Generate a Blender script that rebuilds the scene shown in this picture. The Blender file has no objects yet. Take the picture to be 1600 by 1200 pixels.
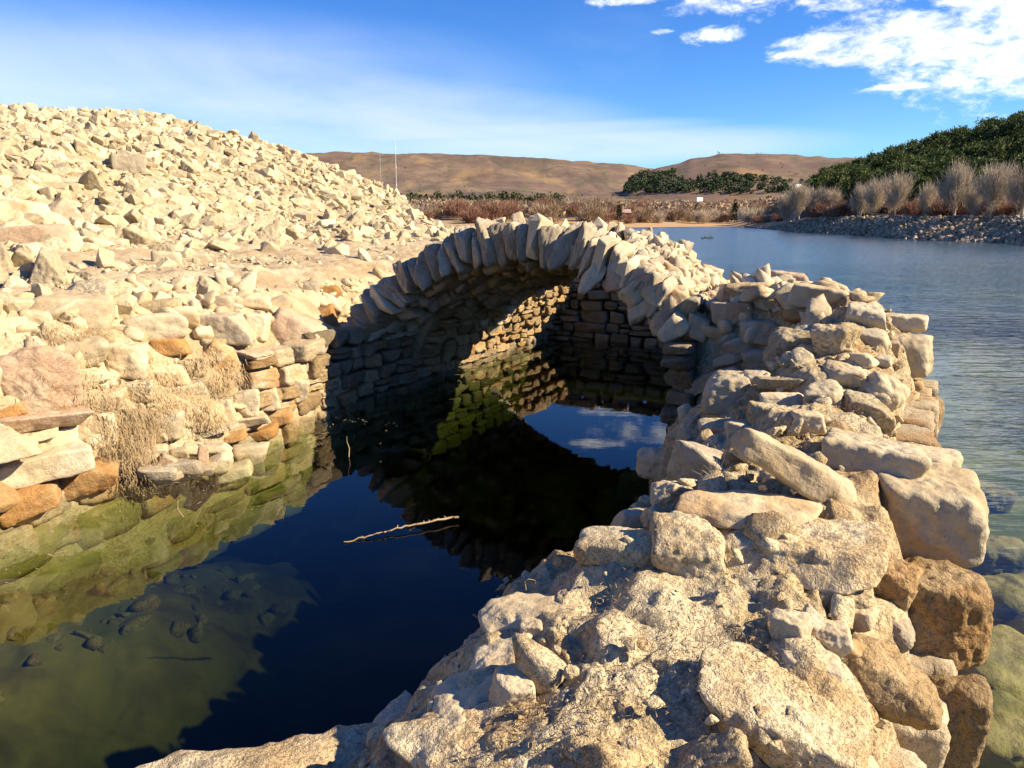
import bpy, bmesh, math, random
import numpy as np
from mathutils import Vector, Matrix, Euler

random.seed(7)
RNG = np.random.default_rng(7)
scene = bpy.context.scene
COL = scene.collection
R = math.radians

# ------------------------------------------------------------------ camera, sky, sun, exposure
CAM_H, PITCH, FPX = 2.2, 12.2, 1200.0
cam_data = bpy.data.cameras.new('camera')
cam_data.sensor_width = 36.0
cam_data.lens = 36.0 * FPX / 1600.0
cam_data.clip_start, cam_data.clip_end = 0.05, 12000
cam = bpy.data.objects.new('camera', cam_data)
COL.objects.link(cam)
cam.location = (0, 0, CAM_H)
cam.rotation_euler = (R(90 - PITCH), 0, 0)
scene.camera = cam

SUN_BEARING, SUN_EL = 99.0, 33.0          # bearing clockwise from +Y
sun_vec = Vector((math.sin(R(SUN_BEARING)) * math.cos(R(SUN_EL)), math.cos(R(SUN_BEARING)) * math.cos(R(SUN_EL)), math.sin(R(SUN_EL))))
sd = bpy.data.lights.new('sun', 'SUN')
sd.energy, sd.angle, sd.color = 5.0, R(0.5), (1.0, 0.855, 0.64)
sun = bpy.data.objects.new('sun', sd)
COL.objects.link(sun)
sun.rotation_euler = sun_vec.to_track_quat('Z', 'Y').to_euler()
sun.location = (20, 5, 20)

scene.view_settings.view_transform = 'Standard'
scene.view_settings.look = 'None'
scene.view_settings.gamma = 1.0
scene.view_settings.use_curve_mapping = False
scene.view_settings.exposure = 1.18
scene.cycles.caustics_reflective = False
scene.cycles.caustics_refractive = False
scene.cycles.max_bounces = 8
scene.cycles.diffuse_bounces = 2
scene.cycles.transparent_max_bounces = 24
scene.cycles.use_denoising = True


class NT:
    """small helper for building node trees"""
    def __init__(self, tree):
        self.t = tree
        self.n, self.l = tree.nodes, tree.links
    def new(self, kind, **kw):
        nd = self.n.new(kind)
        for k, v in kw.items():
            setattr(nd, k, v)
        return nd
    def put(self, sock, v):
        if v is None:
            return
        if isinstance(v, bpy.types.NodeSocket):
            self.l.new(v, sock)
        else:
            sock.default_value = v
    def math(self, op, a, b=None, c=None, clamp=False):
        nd = self.new('ShaderNodeMath', operation=op, use_clamp=clamp)
        self.put(nd.inputs[0], a); self.put(nd.inputs[1], b); self.put(nd.inputs[2], c)
        return nd.outputs[0]
    def vmath(self, op, a, b=None, scale=None):
        nd = self.new('ShaderNodeVectorMath', operation=op)
        self.put(nd.inputs[0], a); self.put(nd.inputs[1], b)
        if scale is not None:
            self.put(nd.inputs['Scale'], scale)
        return nd.outputs[0]
    def mix(self, f, a, b, mode='MIX'):
        nd = self.new('ShaderNodeMix', data_type='RGBA', blend_type=mode)
        nd.clamp_factor = True
        self.put(nd.inputs[0], f); self.put(nd.inputs[6], a); self.put(nd.inputs[7], b)
        return nd.outputs[2]
    def noise(self, vec, scale, detail=4, rough=0.55, dist=0.0):
        nd = self.new('ShaderNodeTexNoise')
        self.put(nd.inputs['Vector'], vec)
        nd.inputs['Scale'].default_value = scale
        nd.inputs['Detail'].default_value = detail
        nd.inputs['Roughness'].default_value = rough
        nd.inputs['Distortion'].default_value = dist
        return nd.outputs[0]
    def voro(self, vec, scale, feature='F1'):
        nd = self.new('ShaderNodeTexVoronoi', feature=feature)
        self.put(nd.inputs['Vector'], vec)
        nd.inputs['Scale'].default_value = scale
        return nd.outputs['Distance']
    def range(self, v, a, b, c=0.0, d=1.0, smooth=True):
        nd = self.new('ShaderNodeMapRange')
        nd.interpolation_type = 'SMOOTHSTEP' if smooth else 'LINEAR'
        self.put(nd.inputs[0], v)
        for i, x in enumerate((a, b, c, d)):
            self.put(nd.inputs[i + 1], x)
        return nd.outputs[0]


def rgb(r, g, b):
    return (r, g, b, 1.0)


# ---- pixel helpers (used only to find where real things stand)
cp, sp = math.cos(R(PITCH)), math.sin(R(PITCH))
def ray(px, py):
    a, b = (px - 800) / FPX, (600 - py) / FPX
    d = np.array([a, cp + b * sp, -sp + b * cp])
    return d / np.linalg.norm(d)
def azel(px, py):
    d = ray(px, py)
    return math.atan2(d[0], d[1]), math.asin(d[2])
def project(P):
    P = np.asarray(P, float)
    x, y, z = P[..., 0], P[..., 1], P[..., 2] - CAM_H
    dep = y * cp - z * sp
    upc = y * sp + z * cp
    return 800 + FPX * x / dep, 600 - FPX * upc / dep, dep

# ---- world
world = bpy.data.worlds.new('World')
scene.world = world
world.use_nodes = True
W = NT(world.node_tree)
W.n.clear()
sky = W.new('ShaderNodeTexSky', sky_type='NISHITA')
sky.sun_disc = False
sky.sun_elevation = R(SUN_EL)
sky.sun_rotation = R(SUN_BEARING)
sky.altitude = 1000
sky.air_density = 1.0
sky.dust_density = 0.3
sky.ozone_density = 2.5
gen = W.new('ShaderNodeTexCoord').outputs['Generated']
sep = W.new('ShaderNodeSeparateXYZ'); W.l.new(gen, sep.inputs[0])
az = W.math('ARCTAN2', sep.outputs[0], sep.outputs[1])
el = W.math('ARCSINE', sep.outputs[2])
hs = W.new('ShaderNodeHueSaturation')
hs.inputs['Hue'].default_value = 0.508
hs.inputs['Saturation'].default_value = 1.25
hs.inputs['Value'].default_value = 1.0
W.l.new(sky.outputs[0], hs.inputs['Color'])
deep = W.range(el, 0.0, 0.42)
tint = W.mix(deep, rgb(0.62, 0.90, 1.10), rgb(0.52, 0.80, 1.16))
skycol = W.mix(1.0, hs.outputs[0], tint, 'MULTIPLY')
cmb = W.new('ShaderNodeCombineXYZ')
W.l.new(az, cmb.inputs[0]); W.l.new(el, cmb.inputs[1])
def sky_noise(sx, sy, off, detail=6, rough=0.6, dist=0.3):
    v = W.vmath('MULTIPLY_ADD', cmb.outputs[0], (sx, sy, 1))
    v.node.inputs[2].default_value = (off, off * 0.7, off)
    return W.noise(v, 1.0, detail, rough, dist)
def blob(px, py, rx, ry, slant=0.0):
    a0, e0 = azel(px, py)
    da = W.math('SUBTRACT', az, a0)
    de = W.math('SUBTRACT', el, e0)
    if slant:
        de = W.math('SUBTRACT', de, W.math('MULTIPLY', da, slant))
    q = W.math('ADD', W.math('POWER', W.math('ABSOLUTE', W.math('DIVIDE', da, rx / FPX)), 2.0),
               W.math('POWER', W.math('ABSOLUTE', W.math('DIVIDE', de, ry / FPX)), 2.0))
    return W.math('SUBTRACT', 1.0, q)
def wmax(lst):
    o = lst[0]
    for x in lst[1:]:
        o = W.math('MAXIMUM', o, x)
    return o
# cumulus, upper right (goes on above and right of the frame)
cn = sky_noise(24, 52, 3.1, 9, 0.66, 0.3)
cfield = wmax([blob(1480, 62, 200, 62, -0.02), blob(1640, 60, 260, 95), blob(1330, 72, 130, 26), blob(1420, -60, 420, 60),
               blob(1575, 112, 90, 16), blob(1500, 128, 60, 9), blob(1112, 54, 50, 15), blob(985, 0, 75, 9), blob(1240, 84, 50, 9),
               blob(1330, 95, 44, 12), blob(1420, 134, 60, 7), blob(1262, 2, 30, 9), blob(1035, 49, 22, 6),
               blob(2000, 10, 300, 120), blob(2500, -100, 400, 160), blob(-900, -400, 500, 120), blob(-2300, -100, 600, 150), blob(950, -60, 70, 8)])
cmask = W.range(W.math('ADD', W.math('ADD', W.math('MULTIPLY', W.math('MAXIMUM', cfield, -2.0), 0.75), -0.12), W.math('MULTIPLY', W.math('SUBTRACT', cn, 0.5), 2.3)), 0.0, 0.85)
cin = W.range(cfield, -0.9, 0.0)
cmask = W.math('MULTIPLY', cmask, cin)
# high thin cirrus: left half and a low streak, continuing round the sky
hn = sky_noise(2.6, 9, 11.0, 5, 0.55, 0.5)
hz = wmax([blob(120, 190, 560, 120, 0.06), blob(700, 206, 330, 16, 0.02), blob(900, 228, 330, 26), blob(480, 150, 420, 60, -0.1), blob(60, 330, 900, 90)])
hmask = W.math('MULTIPLY', W.range(hz, -0.9, 1.0), W.range(hn, 0.05, 0.8))
hmask = W.math('MULTIPLY', hmask, 0.74)
allc = W.math('MULTIPLY', W.range(sky_noise(3, 9, 21.0), 0.52, 0.8), 0.07)
hmask = W.math('MAXIMUM', hmask, allc)
shade = W.range(sky_noise(22, 40, 5.5), 0.35, 0.65)
ccol = W.mix(shade, rgb(6.6, 7.0, 7.8), rgb(10.5, 10.4, 10.2))
c1 = W.mix(hmask, skycol, rgb(5.7, 6.2, 7.5))
c2 = W.mix(cmask, c1, ccol)
bg = W.new('ShaderNodeBackground')
bg.inputs['Strength'].default_value = 0.074
W.l.new(c2, bg.inputs['Color'])
wo = W.new('ShaderNodeOutputWorld')
W.l.new(bg.outputs[0], wo.inputs['Surface'])

# ------------------------------------------------------------------ numeric helpers
def hash3(i, j, k):
    i = i.astype(np.int64); j = j.astype(np.int64); k = k.astype(np.int64)
    h = (i * 374761393 + j * 668265263 + k * 2147483647 * 3 + 144665) & 0xFFFFFFFF
    h = ((h ^ (h >> 13)) * 1274126177) & 0xFFFFFFFF
    h = ((h ^ (h >> 15)) * 2246822519) & 0xFFFFFFFF
    return (h ^ (h >> 16)) & 0xFFFF
_g = np.random.default_rng(5).normal(size=(256, 3)); _g /= np.linalg.norm(_g, axis=1)[:, None]
def perlin(P):
    P = np.asarray(P, float)
    I = np.floor(P); F = P - I
    Fw = F * F * F * (F * (F * 6 - 15) + 10)
    out = np.zeros(len(P))
    for dx in (0, 1):
        wx = Fw[:, 0] if dx else 1 - Fw[:, 0]
        for dy in (0, 1):
            wy = Fw[:, 1] if dy else 1 - Fw[:, 1]
            for dz in (0, 1):
                wz = Fw[:, 2] if dz else 1 - Fw[:, 2]
                g = _g[hash3(I[:, 0] + dx, I[:, 1] + dy, I[:, 2] + dz) & 255]
                d = F - np.array([dx, dy, dz])
                out += wx * wy * wz * np.einsum('ij,ij->i', g, d)
    return out * 1.5
def fbm(P, octv=4, lac=2.03, gain=0.5):
    P = np.asarray(P, float); a, s, o = 1.0, 0.0, np.zeros(len(P))
    for k in range(octv):
        o += a * perlin(P + k * 17.3); s += a
        P = P * lac; a *= gain
    return o / s
def ridged(P, octv=4):
    P = np.asarray(P, float); a, s, o = 1.0, 0.0, np.zeros(len(P))
    for k in range(octv):
        o += a * (1 - 2 * np.abs(perlin(P + k * 9.1))); s += a
        P = P * 2.1; a *= 0.55
    return o / s
def worley(P):
    P = np.asarray(P, float); I = np.floor(P); best = np.full(len(P), 9.0)
    for dx in (-1, 0, 1):
        for dy in (-1, 0, 1):
            for dz in (-1, 0, 1):
                c = I + np.array([dx, dy, dz])
                h = hash3(c[:, 0], c[:, 1], c[:, 2])
                h2 = hash3(c[:, 1] + 11, c[:, 2] + 5, c[:, 0] + 3)
                h3 = hash3(c[:, 2] + 7, c[:, 0] + 19, c[:, 1] + 23)
                q = c + np.stack([h, h2, h3], 1) / 65535.0
                best = np.minimum(best, np.linalg.norm(P - q, axis=1))
    return best
def ss(x, a, b):
    t = np.clip((np.asarray(x, float) - a) / (b - a), 0, 1)
    return t * t * (3 - 2 * t)

_ico = {}
def ico(level):
    if level in _ico:
        return _ico[level]
    t = (1 + 5 ** 0.5) / 2
    V = [(-1, t, 0), (1, t, 0), (-1, -t, 0), (1, -t, 0), (0, -1, t), (0, 1, t), (0, -1, -t), (0, 1, -t), (t, 0, -1), (t, 0, 1), (-t, 0, -1), (-t, 0, 1)]
    F = [(0, 11, 5), (0, 5, 1), (0, 1, 7), (0, 7, 10), (0, 10, 11), (1, 5, 9), (5, 11, 4), (11, 10, 2), (10, 7, 6), (7, 1, 8),
         (3, 9, 4), (3, 4, 2), (3, 2, 6), (3, 6, 8), (3, 8, 9), (4, 9, 5), (2, 4, 11), (6, 2, 10), (8, 6, 7), (9, 8, 1)]
    V = [np.array(v, float) / np.linalg.norm(v) for v in V]
    for _ in range(level):
        cache, NF = {}, []
        def mid(a, b):
            k = (a, b) if a < b else (b, a)
            if k not in cache:
                m = V[a] + V[b]; V.append(m / np.linalg.norm(m)); cache[k] = len(V) - 1
            return cache[k]
        for a, b, c in F:
            x, y, z = mid(a, b), mid(b, c), mid(c, a)
            NF += [(a, x, z), (b, y, x), (c, z, y), (x, y, z)]
        F = NF
    _ico[level] = (np.array(V), np.array(F, np.int32))
    return _ico[level]

def mesh(name, V, F, mat=None, smooth=True, tint=None):
    V = np.ascontiguousarray(V, np.float32); F = np.ascontiguousarray(F, np.int32)
    me = bpy.data.meshes.new(name)
    n, k = F.shape
    me.vertices.add(len(V)); me.vertices.foreach_set('co', V.ravel())
    me.loops.add(n * k); me.loops.foreach_set('vertex_index', F.ravel())
    me.polygons.add(n)
    me.polygons.foreach_set('loop_start', np.arange(0, n * k, k, dtype=np.int32))
    me.polygons.foreach_set('use_smooth', np.full(n, bool(smooth)))
    if tint is not None:
        at = me.attributes.new('tint', 'FLOAT', 'POINT')
        at.data.foreach_set('value', np.ascontiguousarray(tint, np.float32))
    me.update(calc_edges=True)
    if mat:
        me.materials.append(mat)
    return me
def obj(name, me, parent=None, loc=(0, 0, 0), rot=None, scale=None):
    o = bpy.data.objects.new(name, me)
    COL.objects.link(o)
    if parent is not None:
        o.parent = parent
    o.location = loc
    if rot is not None:
        o.rotation_euler = rot
    if scale is not None:
        o.scale = scale
    return o
def empty(name, loc=(0, 0, 0)):
    return obj(name, None, None, loc)
def tag(o, label=None, cat=None, group=None, kind=None):
    if label: o['label'] = label
    if cat: o['category'] = cat
    if group: o['group'] = group
    if kind: o['kind'] = kind
    return o
def grid_faces(nu, nv):
    i = np.arange(nu * nv).reshape(nu, nv)
    return np.stack([i[:-1, :-1], i[1:, :-1], i[1:, 1:], i[:-1, 1:]], -1).reshape(-1, 4)

def stone_shape(seed, level, dims, p=14, cuts=5, amp=0.06, freq=2.2, fine=0.0, jit=0.12, lo=0.85, hi=1.3, taper=0.0):
    """chipped block: planes blended by a p-norm, then weathered by noise; returns V, F"""
    rg = np.random.default_rng(seed)
    D, F = ico(level)
    N = np.array([(1, 0, 0), (-1, 0, 0), (0, 1, 0), (0, -1, 0), (0, 0, 1), (0, 0, -1)], float)
    N = N + rg.normal(0, jit, N.shape)
    d = rg.uniform(0.88, 1.05, 6)
    if cuts:
        C = rg.normal(size=(cuts, 3))
        N = np.vstack([N, C]); d = np.concatenate([d, rg.uniform(lo, hi, cuts)])
    N /= np.linalg.norm(N, axis=1)[:, None]
    A = np.maximum(D @ N.T / d, 1e-6)
    r = (A ** p).sum(1) ** (-1.0 / p)
    P = D * r[:, None] * np.array(dims)
    if taper:
        P[:, 1:] *= (1 - taper * P[:, :1] / dims[0])
    m = min(dims) if min(dims) * 2.2 > max(dims) else (min(dims) + max(dims)) * 0.4
    off = rg.uniform(0, 50, 3)
    q = P / max(dims) * freq + off
    disp = fbm(q, 4) * amp * 2.2 + amp * 1.5 * (0.45 - worley(q * 1.7 + 3))
    if fine:
        qq = P * 9.0 + off
        disp += fine * (ridged(qq, 3) - 0.3)
        disp -= fine * 1.3 * np.clip(0.42 - worley(P * 16 + off), 0, 1)
    P = P + D * (disp * m)[:, None]
    return P, F

def hull_stone(seed, dims, npts=16, bevel=0.0, flat=0.6, tri=True):
    """broken stone: sharp facets from the hull of scattered points, edges knocked off"""
    rg = np.random.default_rng(seed)
    P = rg.normal(size=(npts, 3)); P /= np.linalg.norm(P, axis=1)[:, None]
    P = np.sign(P) * np.abs(P) ** flat
    P /= np.abs(P).max(0)
    bm = bmesh.new()
    for p in P * np.array(dims):
        bm.verts.new(p)
    r = bmesh.ops.convex_hull(bm, input=bm.verts)
    bmesh.ops.delete(bm, geom=[v for v in bm.verts if not v.link_faces], context='VERTS')
    bmesh.ops.dissolve_limit(bm, angle_limit=0.16, verts=bm.verts, edges=bm.edges)
    if bevel:
        bmesh.ops.bevel(bm, geom=list(bm.edges), offset=bevel * min(dims), segments=1, affect='EDGES', clamp_overlap=True)
    bmesh.ops.triangulate(bm, faces=bm.faces)
    bm.verts.index_update()
    V = np.array([v.co[:] for v in bm.verts]); F = np.array([[v.index for v in f.verts] for f in bm.faces], np.int32)
    bm.free()
    return V, F

# ------------------------------------------------------------------ materials
def new_mat(name):
    m = bpy.data.materials.new(name)
    m.use_nodes = True
    k = NT(m.node_tree)
    k.n.clear()
    out = k.new('ShaderNodeOutputMaterial')
    return m, k, out

def stone_mat(name, base, pale, stain, stain_amt=0.35, grey=(0.23, 0.20, 0.16), grey_amt=0.35, bump=0.5, var=0.35, pit=0.5, tex=1.0, rough=0.9):
    m, k, out = new_mat(name)
    pos = k.new('ShaderNodeNewGeometry').outputs['Position']
    oi = k.new('ShaderNodeObjectInfo').outputs['Random']
    at = k.new('ShaderNodeAttribute', attribute_name='tint').outputs['Fac']
    rnd = k.math('FRACT', k.math('ADD', oi, at))
    v = k.vmath('ADD', pos, k.vmath('SCALE', (13.0, 7.0, 5.0), scale=rnd))
    n1 = k.noise(v, 3.0 * tex, 6, 0.6, 0.2)
    n2 = k.noise(v, 11.0 * tex, 5, 0.65)
    n3 = k.noise(v, 46.0 * tex, 3, 0.6)
    ns = k.noise(v, 2.1 * tex, 4, 0.55, 0.5)
    col = k.mix(k.range(n1, 0.35, 0.65), rgb(*base), rgb(*pale))
    col = k.mix(k.math('MULTIPLY', k.range(n2, 0.50, 0.72), grey_amt), col, rgb(*grey))
    lim = 0.72 - 0.32 * stain_amt
    sm = k.math('ADD', ns, k.math('MULTIPLY', k.math('SUBTRACT', rnd, 0.5), 0.12))
    col = k.mix(k.math('MULTIPLY', k.range(sm, lim - 0.09, lim + 0.10), min(1.0, 0.45 + 0.5 * stain_amt)), col, rgb(*stain))
    spk = k.range(n3, 0.56, 0.74)
    col = k.mix(k.math('MULTIPLY', spk, 0.35), col, rgb(base[0] * 0.45, base[1] * 0.42, base[2] * 0.36))
    val = k.math('ADD', 1.0 - var * 0.5, k.math('MULTIPLY', k.math('FRACT', k.math('MULTIPLY', rnd, 7.13)), var))
    hsv = k.new('ShaderNodeHueSaturation')
    k.l.new(col, hsv.inputs['Color']); k.l.new(val, hsv.inputs['Value'])
    hsv.inputs['Saturation'].default_value = 1.0
    b = k.new('ShaderNodeBsdfPrincipled')
    k.l.new(hsv.outputs[0], b.inputs['Base Color'])
    b.inputs['Roughness'].default_value = rough
    b.inputs['Specular IOR Level'].default_value = 0.15
    h = k.math('ADD', k.math('MULTIPLY', n2, 0.9), k.math('MULTIPLY', n3, 0.35))
    if pit:
        vo = k.voro(k.vmath('ADD', v, k.vmath('SCALE', (1, 1, 1), scale=n2)), 30.0 * tex)
        h = k.math('ADD', h, k.math('MULTIPLY', k.range(vo, 0.0, 0.42), 0.35 * pit))
    h = k.math('ADD', h, k.math('MULTIPLY', k.noise(v, 130 * tex, 2, 0.6), 0.12))
    bp = k.new('ShaderNodeBump')
    bp.inputs['Strength'].default_value = bump
    bp.inputs['Distance'].default_value = 0.035 / tex
    k.l.new(h, bp.inputs['Height'])
    k.l.new(bp.outputs[0], b.inputs['Normal'])
    k.l.new(b.outputs[0], out.inputs['Surface'])
    return m

CREAM, PALE, ORANGE = (0.45, 0.34, 0.19), (0.54, 0.445, 0.285), (0.38, 0.195, 0.06)
M = {}
M['limestone'] = stone_mat('limestone', CREAM, PALE, ORANGE, 0.18)
M['pale'] = stone_mat('pale_limestone', (0.48, 0.38, 0.225), (0.54, 0.455, 0.30), ORANGE, 0.06, grey_amt=0.25)
M['rubble'] = stone_mat('rubble_limestone', (0.49, 0.39, 0.225), (0.56, 0.465, 0.295), (0.37, 0.245, 0.115), 0.18, grey_amt=0.3, bump=0.8, var=0.5)
M['rough'] = stone_mat('weathered_limestone', (0.475, 0.355, 0.19), (0.57, 0.47, 0.29), (0.36, 0.215, 0.085), 0.35, grey_amt=0.3, bump=1.0, pit=1.0)
M['orange'] = stone_mat('ochre_stained_stone', (0.39, 0.225, 0.085), (0.42, 0.29, 0.14), (0.35, 0.17, 0.05), 0.6, bump=0.7, var=0.25)
M['brown'] = stone_mat('brown_wet_stone', (0.29, 0.195, 0.09), (0.38, 0.275, 0.145), (0.29, 0.155, 0.05), 0.5, grey=(0.12, 0.09, 0.05), bump=1.0)
M['pinkish'] = stone_mat('pinkish_limestone', (0.44, 0.30, 0.19), (0.50, 0.38, 0.25), (0.42, 0.25, 0.12), 0.4, bump=0.7)
M['greyst'] = stone_mat('grey_cream_stone', (0.36, 0.29, 0.19), (0.45, 0.375, 0.26), (0.33, 0.22, 0.11), 0.15, grey_amt=0.4, bump=0.7)
M['block'] = stone_mat('cut_wall_block', (0.41, 0.315, 0.185), (0.49, 0.40, 0.265), ORANGE, 0.45, grey_amt=0.4, bump=0.8, var=0.45)
M['shade_ochre'] = stone_mat('shade_toned_ochre_block', (0.30, 0.205, 0.095), (0.38, 0.275, 0.145), (0.30, 0.16, 0.055), 0.45, grey=(0.14, 0.11, 0.07), grey_amt=0.5, bump=0.9, var=0.5)  # ochre of the inner wall, darkened so the vault's shade is in the colour
M['umber'] = stone_mat('shade_toned_brown_block', (0.20, 0.155, 0.09), (0.27, 0.215, 0.135), (0.20, 0.12, 0.05), 0.35, grey=(0.10, 0.085, 0.06), grey_amt=0.5, bump=0.9, var=0.5)  # shade under and beyond the vault painted in as a darker block colour
M['dirt'] = stone_mat('dry_earth', (0.45, 0.345, 0.205), (0.53, 0.435, 0.275), (0.37, 0.245, 0.125), 0.45, bump=0.9, var=0.0, pit=0.4)
M['mortar'] = stone_mat('eroded_mortar', (0.45, 0.335, 0.175), (0.56, 0.46, 0.285), (0.34, 0.205, 0.085), 0.5, grey_amt=0.32, bump=1.0, var=0.0, pit=1.2)
M['roughpale'] = stone_mat('pale_weathered_limestone', (0.46, 0.35, 0.20), (0.54, 0.45, 0.29), (0.36, 0.23, 0.10), 0.15, grey_amt=0.3, bump=1.0, pit=1.2)
M['submerged'] = stone_mat('algae_coated_rock', (0.20, 0.18, 0.06), (0.32, 0.27, 0.11), (0.14, 0.14, 0.03), 0.4, bump=0.6)

def flat_mat(name, c1, c2, scale=3.0, rough=0.85, var=0.3, bump=0.0, trans=0.0):
    m, k, out = new_mat(name)
    pos = k.new('ShaderNodeNewGeometry').outputs['Position']
    oi = k.new('ShaderNodeObjectInfo').outputs['Random']
    at = k.new('ShaderNodeAttribute', attribute_name='tint').outputs['Fac']
    rnd = k.math('FRACT', k.math('ADD', oi, at))
    n = k.noise(pos, scale, 4, 0.6)
    f = k.math('ADD', k.range(n, 0.3, 0.7, 0.0, 0.6), k.math('MULTIPLY', rnd, 0.4))
    col = k.mix(f, rgb(*c1), rgb(*c2))
    hsv = k.new('ShaderNodeHueSaturation')
    k.l.new(col, hsv.inputs['Color'])
    k.l.new(k.math('ADD', 1 - var / 2, k.math('MULTIPLY', k.math('FRACT', k.math('MULTIPLY', rnd, 5.7)), var)), hsv.inputs['Value'])
    b = k.new('ShaderNodeBsdfPrincipled')
    k.l.new(hsv.outputs[0], b.inputs['Base Color'])
    b.inputs['Roughness'].default_value = rough
    b.inputs['Specular IOR Level'].default_value = 0.15
    if bump:
        bp = k.new('ShaderNodeBump'); bp.inputs['Strength'].default_value = bump; bp.inputs['Distance'].default_value = 0.02
        k.l.new(k.noise(pos, scale * 8, 4), bp.inputs['Height']); k.l.new(bp.outputs[0], b.inputs['Normal'])
    if trans:
        tr = k.new('ShaderNodeBsdfTranslucent'); k.l.new(hsv.outputs[0], tr.inputs[0])
        mx = k.new('ShaderNodeMixShader'); mx.inputs[0].default_value = trans
        k.l.new(b.outputs[0], mx.inputs[1]); k.l.new(tr.outputs[0], mx.inputs[2])
        k.l.new(mx.outputs[0], out.inputs['Surface'])
    else:
        k.l.new(b.outputs[0], out.inputs['Surface'])
    return m
M['pine_leaf'] = flat_mat('pine_needles', (0.038, 0.066, 0.018), (0.12, 0.14, 0.04), 0.3, 0.8, 0.9, trans=0.15)
M['conifer_leaf'] = flat_mat('dark_conifer_needles', (0.04, 0.06, 0.024), (0.075, 0.10, 0.04), 0.5, 0.8, 0.4)
M['bark'] = flat_mat('bark', (0.13, 0.09, 0.06), (0.20, 0.15, 0.11), 4, 0.9)
M['twig_grey'] = flat_mat('bare_grey_twigs', (0.43, 0.345, 0.24), (0.56, 0.465, 0.34), 0.4, 0.9, 0.3, trans=0.2)
M['twig_red'] = flat_mat('bare_reddish_twigs', (0.25, 0.125, 0.08), (0.35, 0.205, 0.13), 0.4, 0.9, 0.4, trans=0.2)
M['twig_tan'] = flat_mat('bare_tan_twigs', (0.30, 0.205, 0.125), (0.41, 0.30, 0.185), 0.4, 0.9, 0.4, trans=0.2)
M['scrub'] = flat_mat('hill_scrub', (0.05, 0.06, 0.025), (0.10, 0.10, 0.045), 0.05, 0.9, 0.4)
M['straw'] = flat_mat('dry_straw', (0.36, 0.26, 0.13), (0.48, 0.37, 0.21), 6, 0.9, 0.3, trans=0.2)
M['algae'] = flat_mat('dried_algae', (0.36, 0.25, 0.125), (0.47, 0.36, 0.21), 5, 0.95, 0.4, trans=0.15)
M['white'] = flat_mat('white_painted_metal', (0.74, 0.74, 0.73), (0.82, 0.82, 0.8), 2, 0.5, 0.05)
M['metal'] = flat_mat('grey_galvanised_metal', (0.42, 0.43, 0.45), (0.52, 0.53, 0.55), 2, 0.5, 0.05)
M['feather'] = flat_mat('dark_feathers', (0.03, 0.03, 0.03), (0.06, 0.055, 0.05), 9, 0.7, 0.1)
M['roof'] = flat_mat('pale_pink_roof', (0.42, 0.27, 0.21), (0.5, 0.34, 0.27), 2, 0.8, 0.1)
M['road'] = flat_mat('pale_asphalt', (0.20, 0.19, 0.18), (0.26, 0.25, 0.24), 1, 0.9, 0.1)
M['leafgreen'] = flat_mat('small_green_leaf', (0.10, 0.16, 0.03), (0.2, 0.26, 0.06), 6, 0.6, 0.3, trans=0.3)

# ------------------------------------------------------------------ the channel frame (u along the vault, v to its right)
DU, DV = np.array([0.454, 0.891]), np.array([0.891, -0.454])
C0 = np.array([0.0, 8.6])
YAW = math.atan2(DU[1], DU[0])                    # heading of +u
def to_uv(x, y):
    rx, ry = np.asarray(x, float) - C0[0], np.asarray(y, float) - C0[1]
    return rx * DU[0] + ry * DU[1], rx * DV[0] + ry * DV[1]
def to_xy(u, v):
    u, v = np.asarray(u, float), np.asarray(v, float)
    return C0[0] + u * DU[0] + v * DV[0], C0[1] + u * DU[1] + v * DV[1]

R_IN, R_OUT, ZC = 2.62, 3.08, -0.94              # vault circle
VL = 3.0                                          # vault length along u

def left_h(u, v):
    """height of the left bank: stepped wall face, ledge, rubble mound"""
    u, v = np.asarray(u, float), np.asarray(v, float)
    w = -2.0 - v
    w = w - 0.32 * ss(u, -0.35, -0.05)
    z = np.interp(w, [0, 0.02, 0.04, 0.16, 0.34, 0.5, 0.78, 1.25, 4.5, 30], [-0.9, -0.3, 0.22, 0.45, 0.8, 1.08, 1.33, 1.48, 1.78, 2.2])
    wf = np.interp(u, [-9, -5, -2, 0, 5, 9], [2.2, 2.9, 3.9, 4.6, 4.5, 4.2])
    t = w - wf
    m = 0.5 * (t + np.sqrt(t * t + 0.6))          # soft ramp
    rise = np.minimum(m * 0.52, 99)
    cap = np.interp(u, [-8, -2, 1, 4, 8, 11], [1.7, 1.75, 2.1, 2.7, 3.2, 3.1])
    rise = cap * (1 - np.exp(-(rise / cap) ** 1.6 * 1.15)) + 0.02 * m
    z = z + np.where(w > 0.3, rise, 0)
    uend = np.clip(5.3 + 1.05 * w, 4.5, 13.4)
    lim = 1.55 + (uend - u) * 0.70
    z = np.minimum(z, np.maximum(lim, -2.5))
    return z

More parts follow.
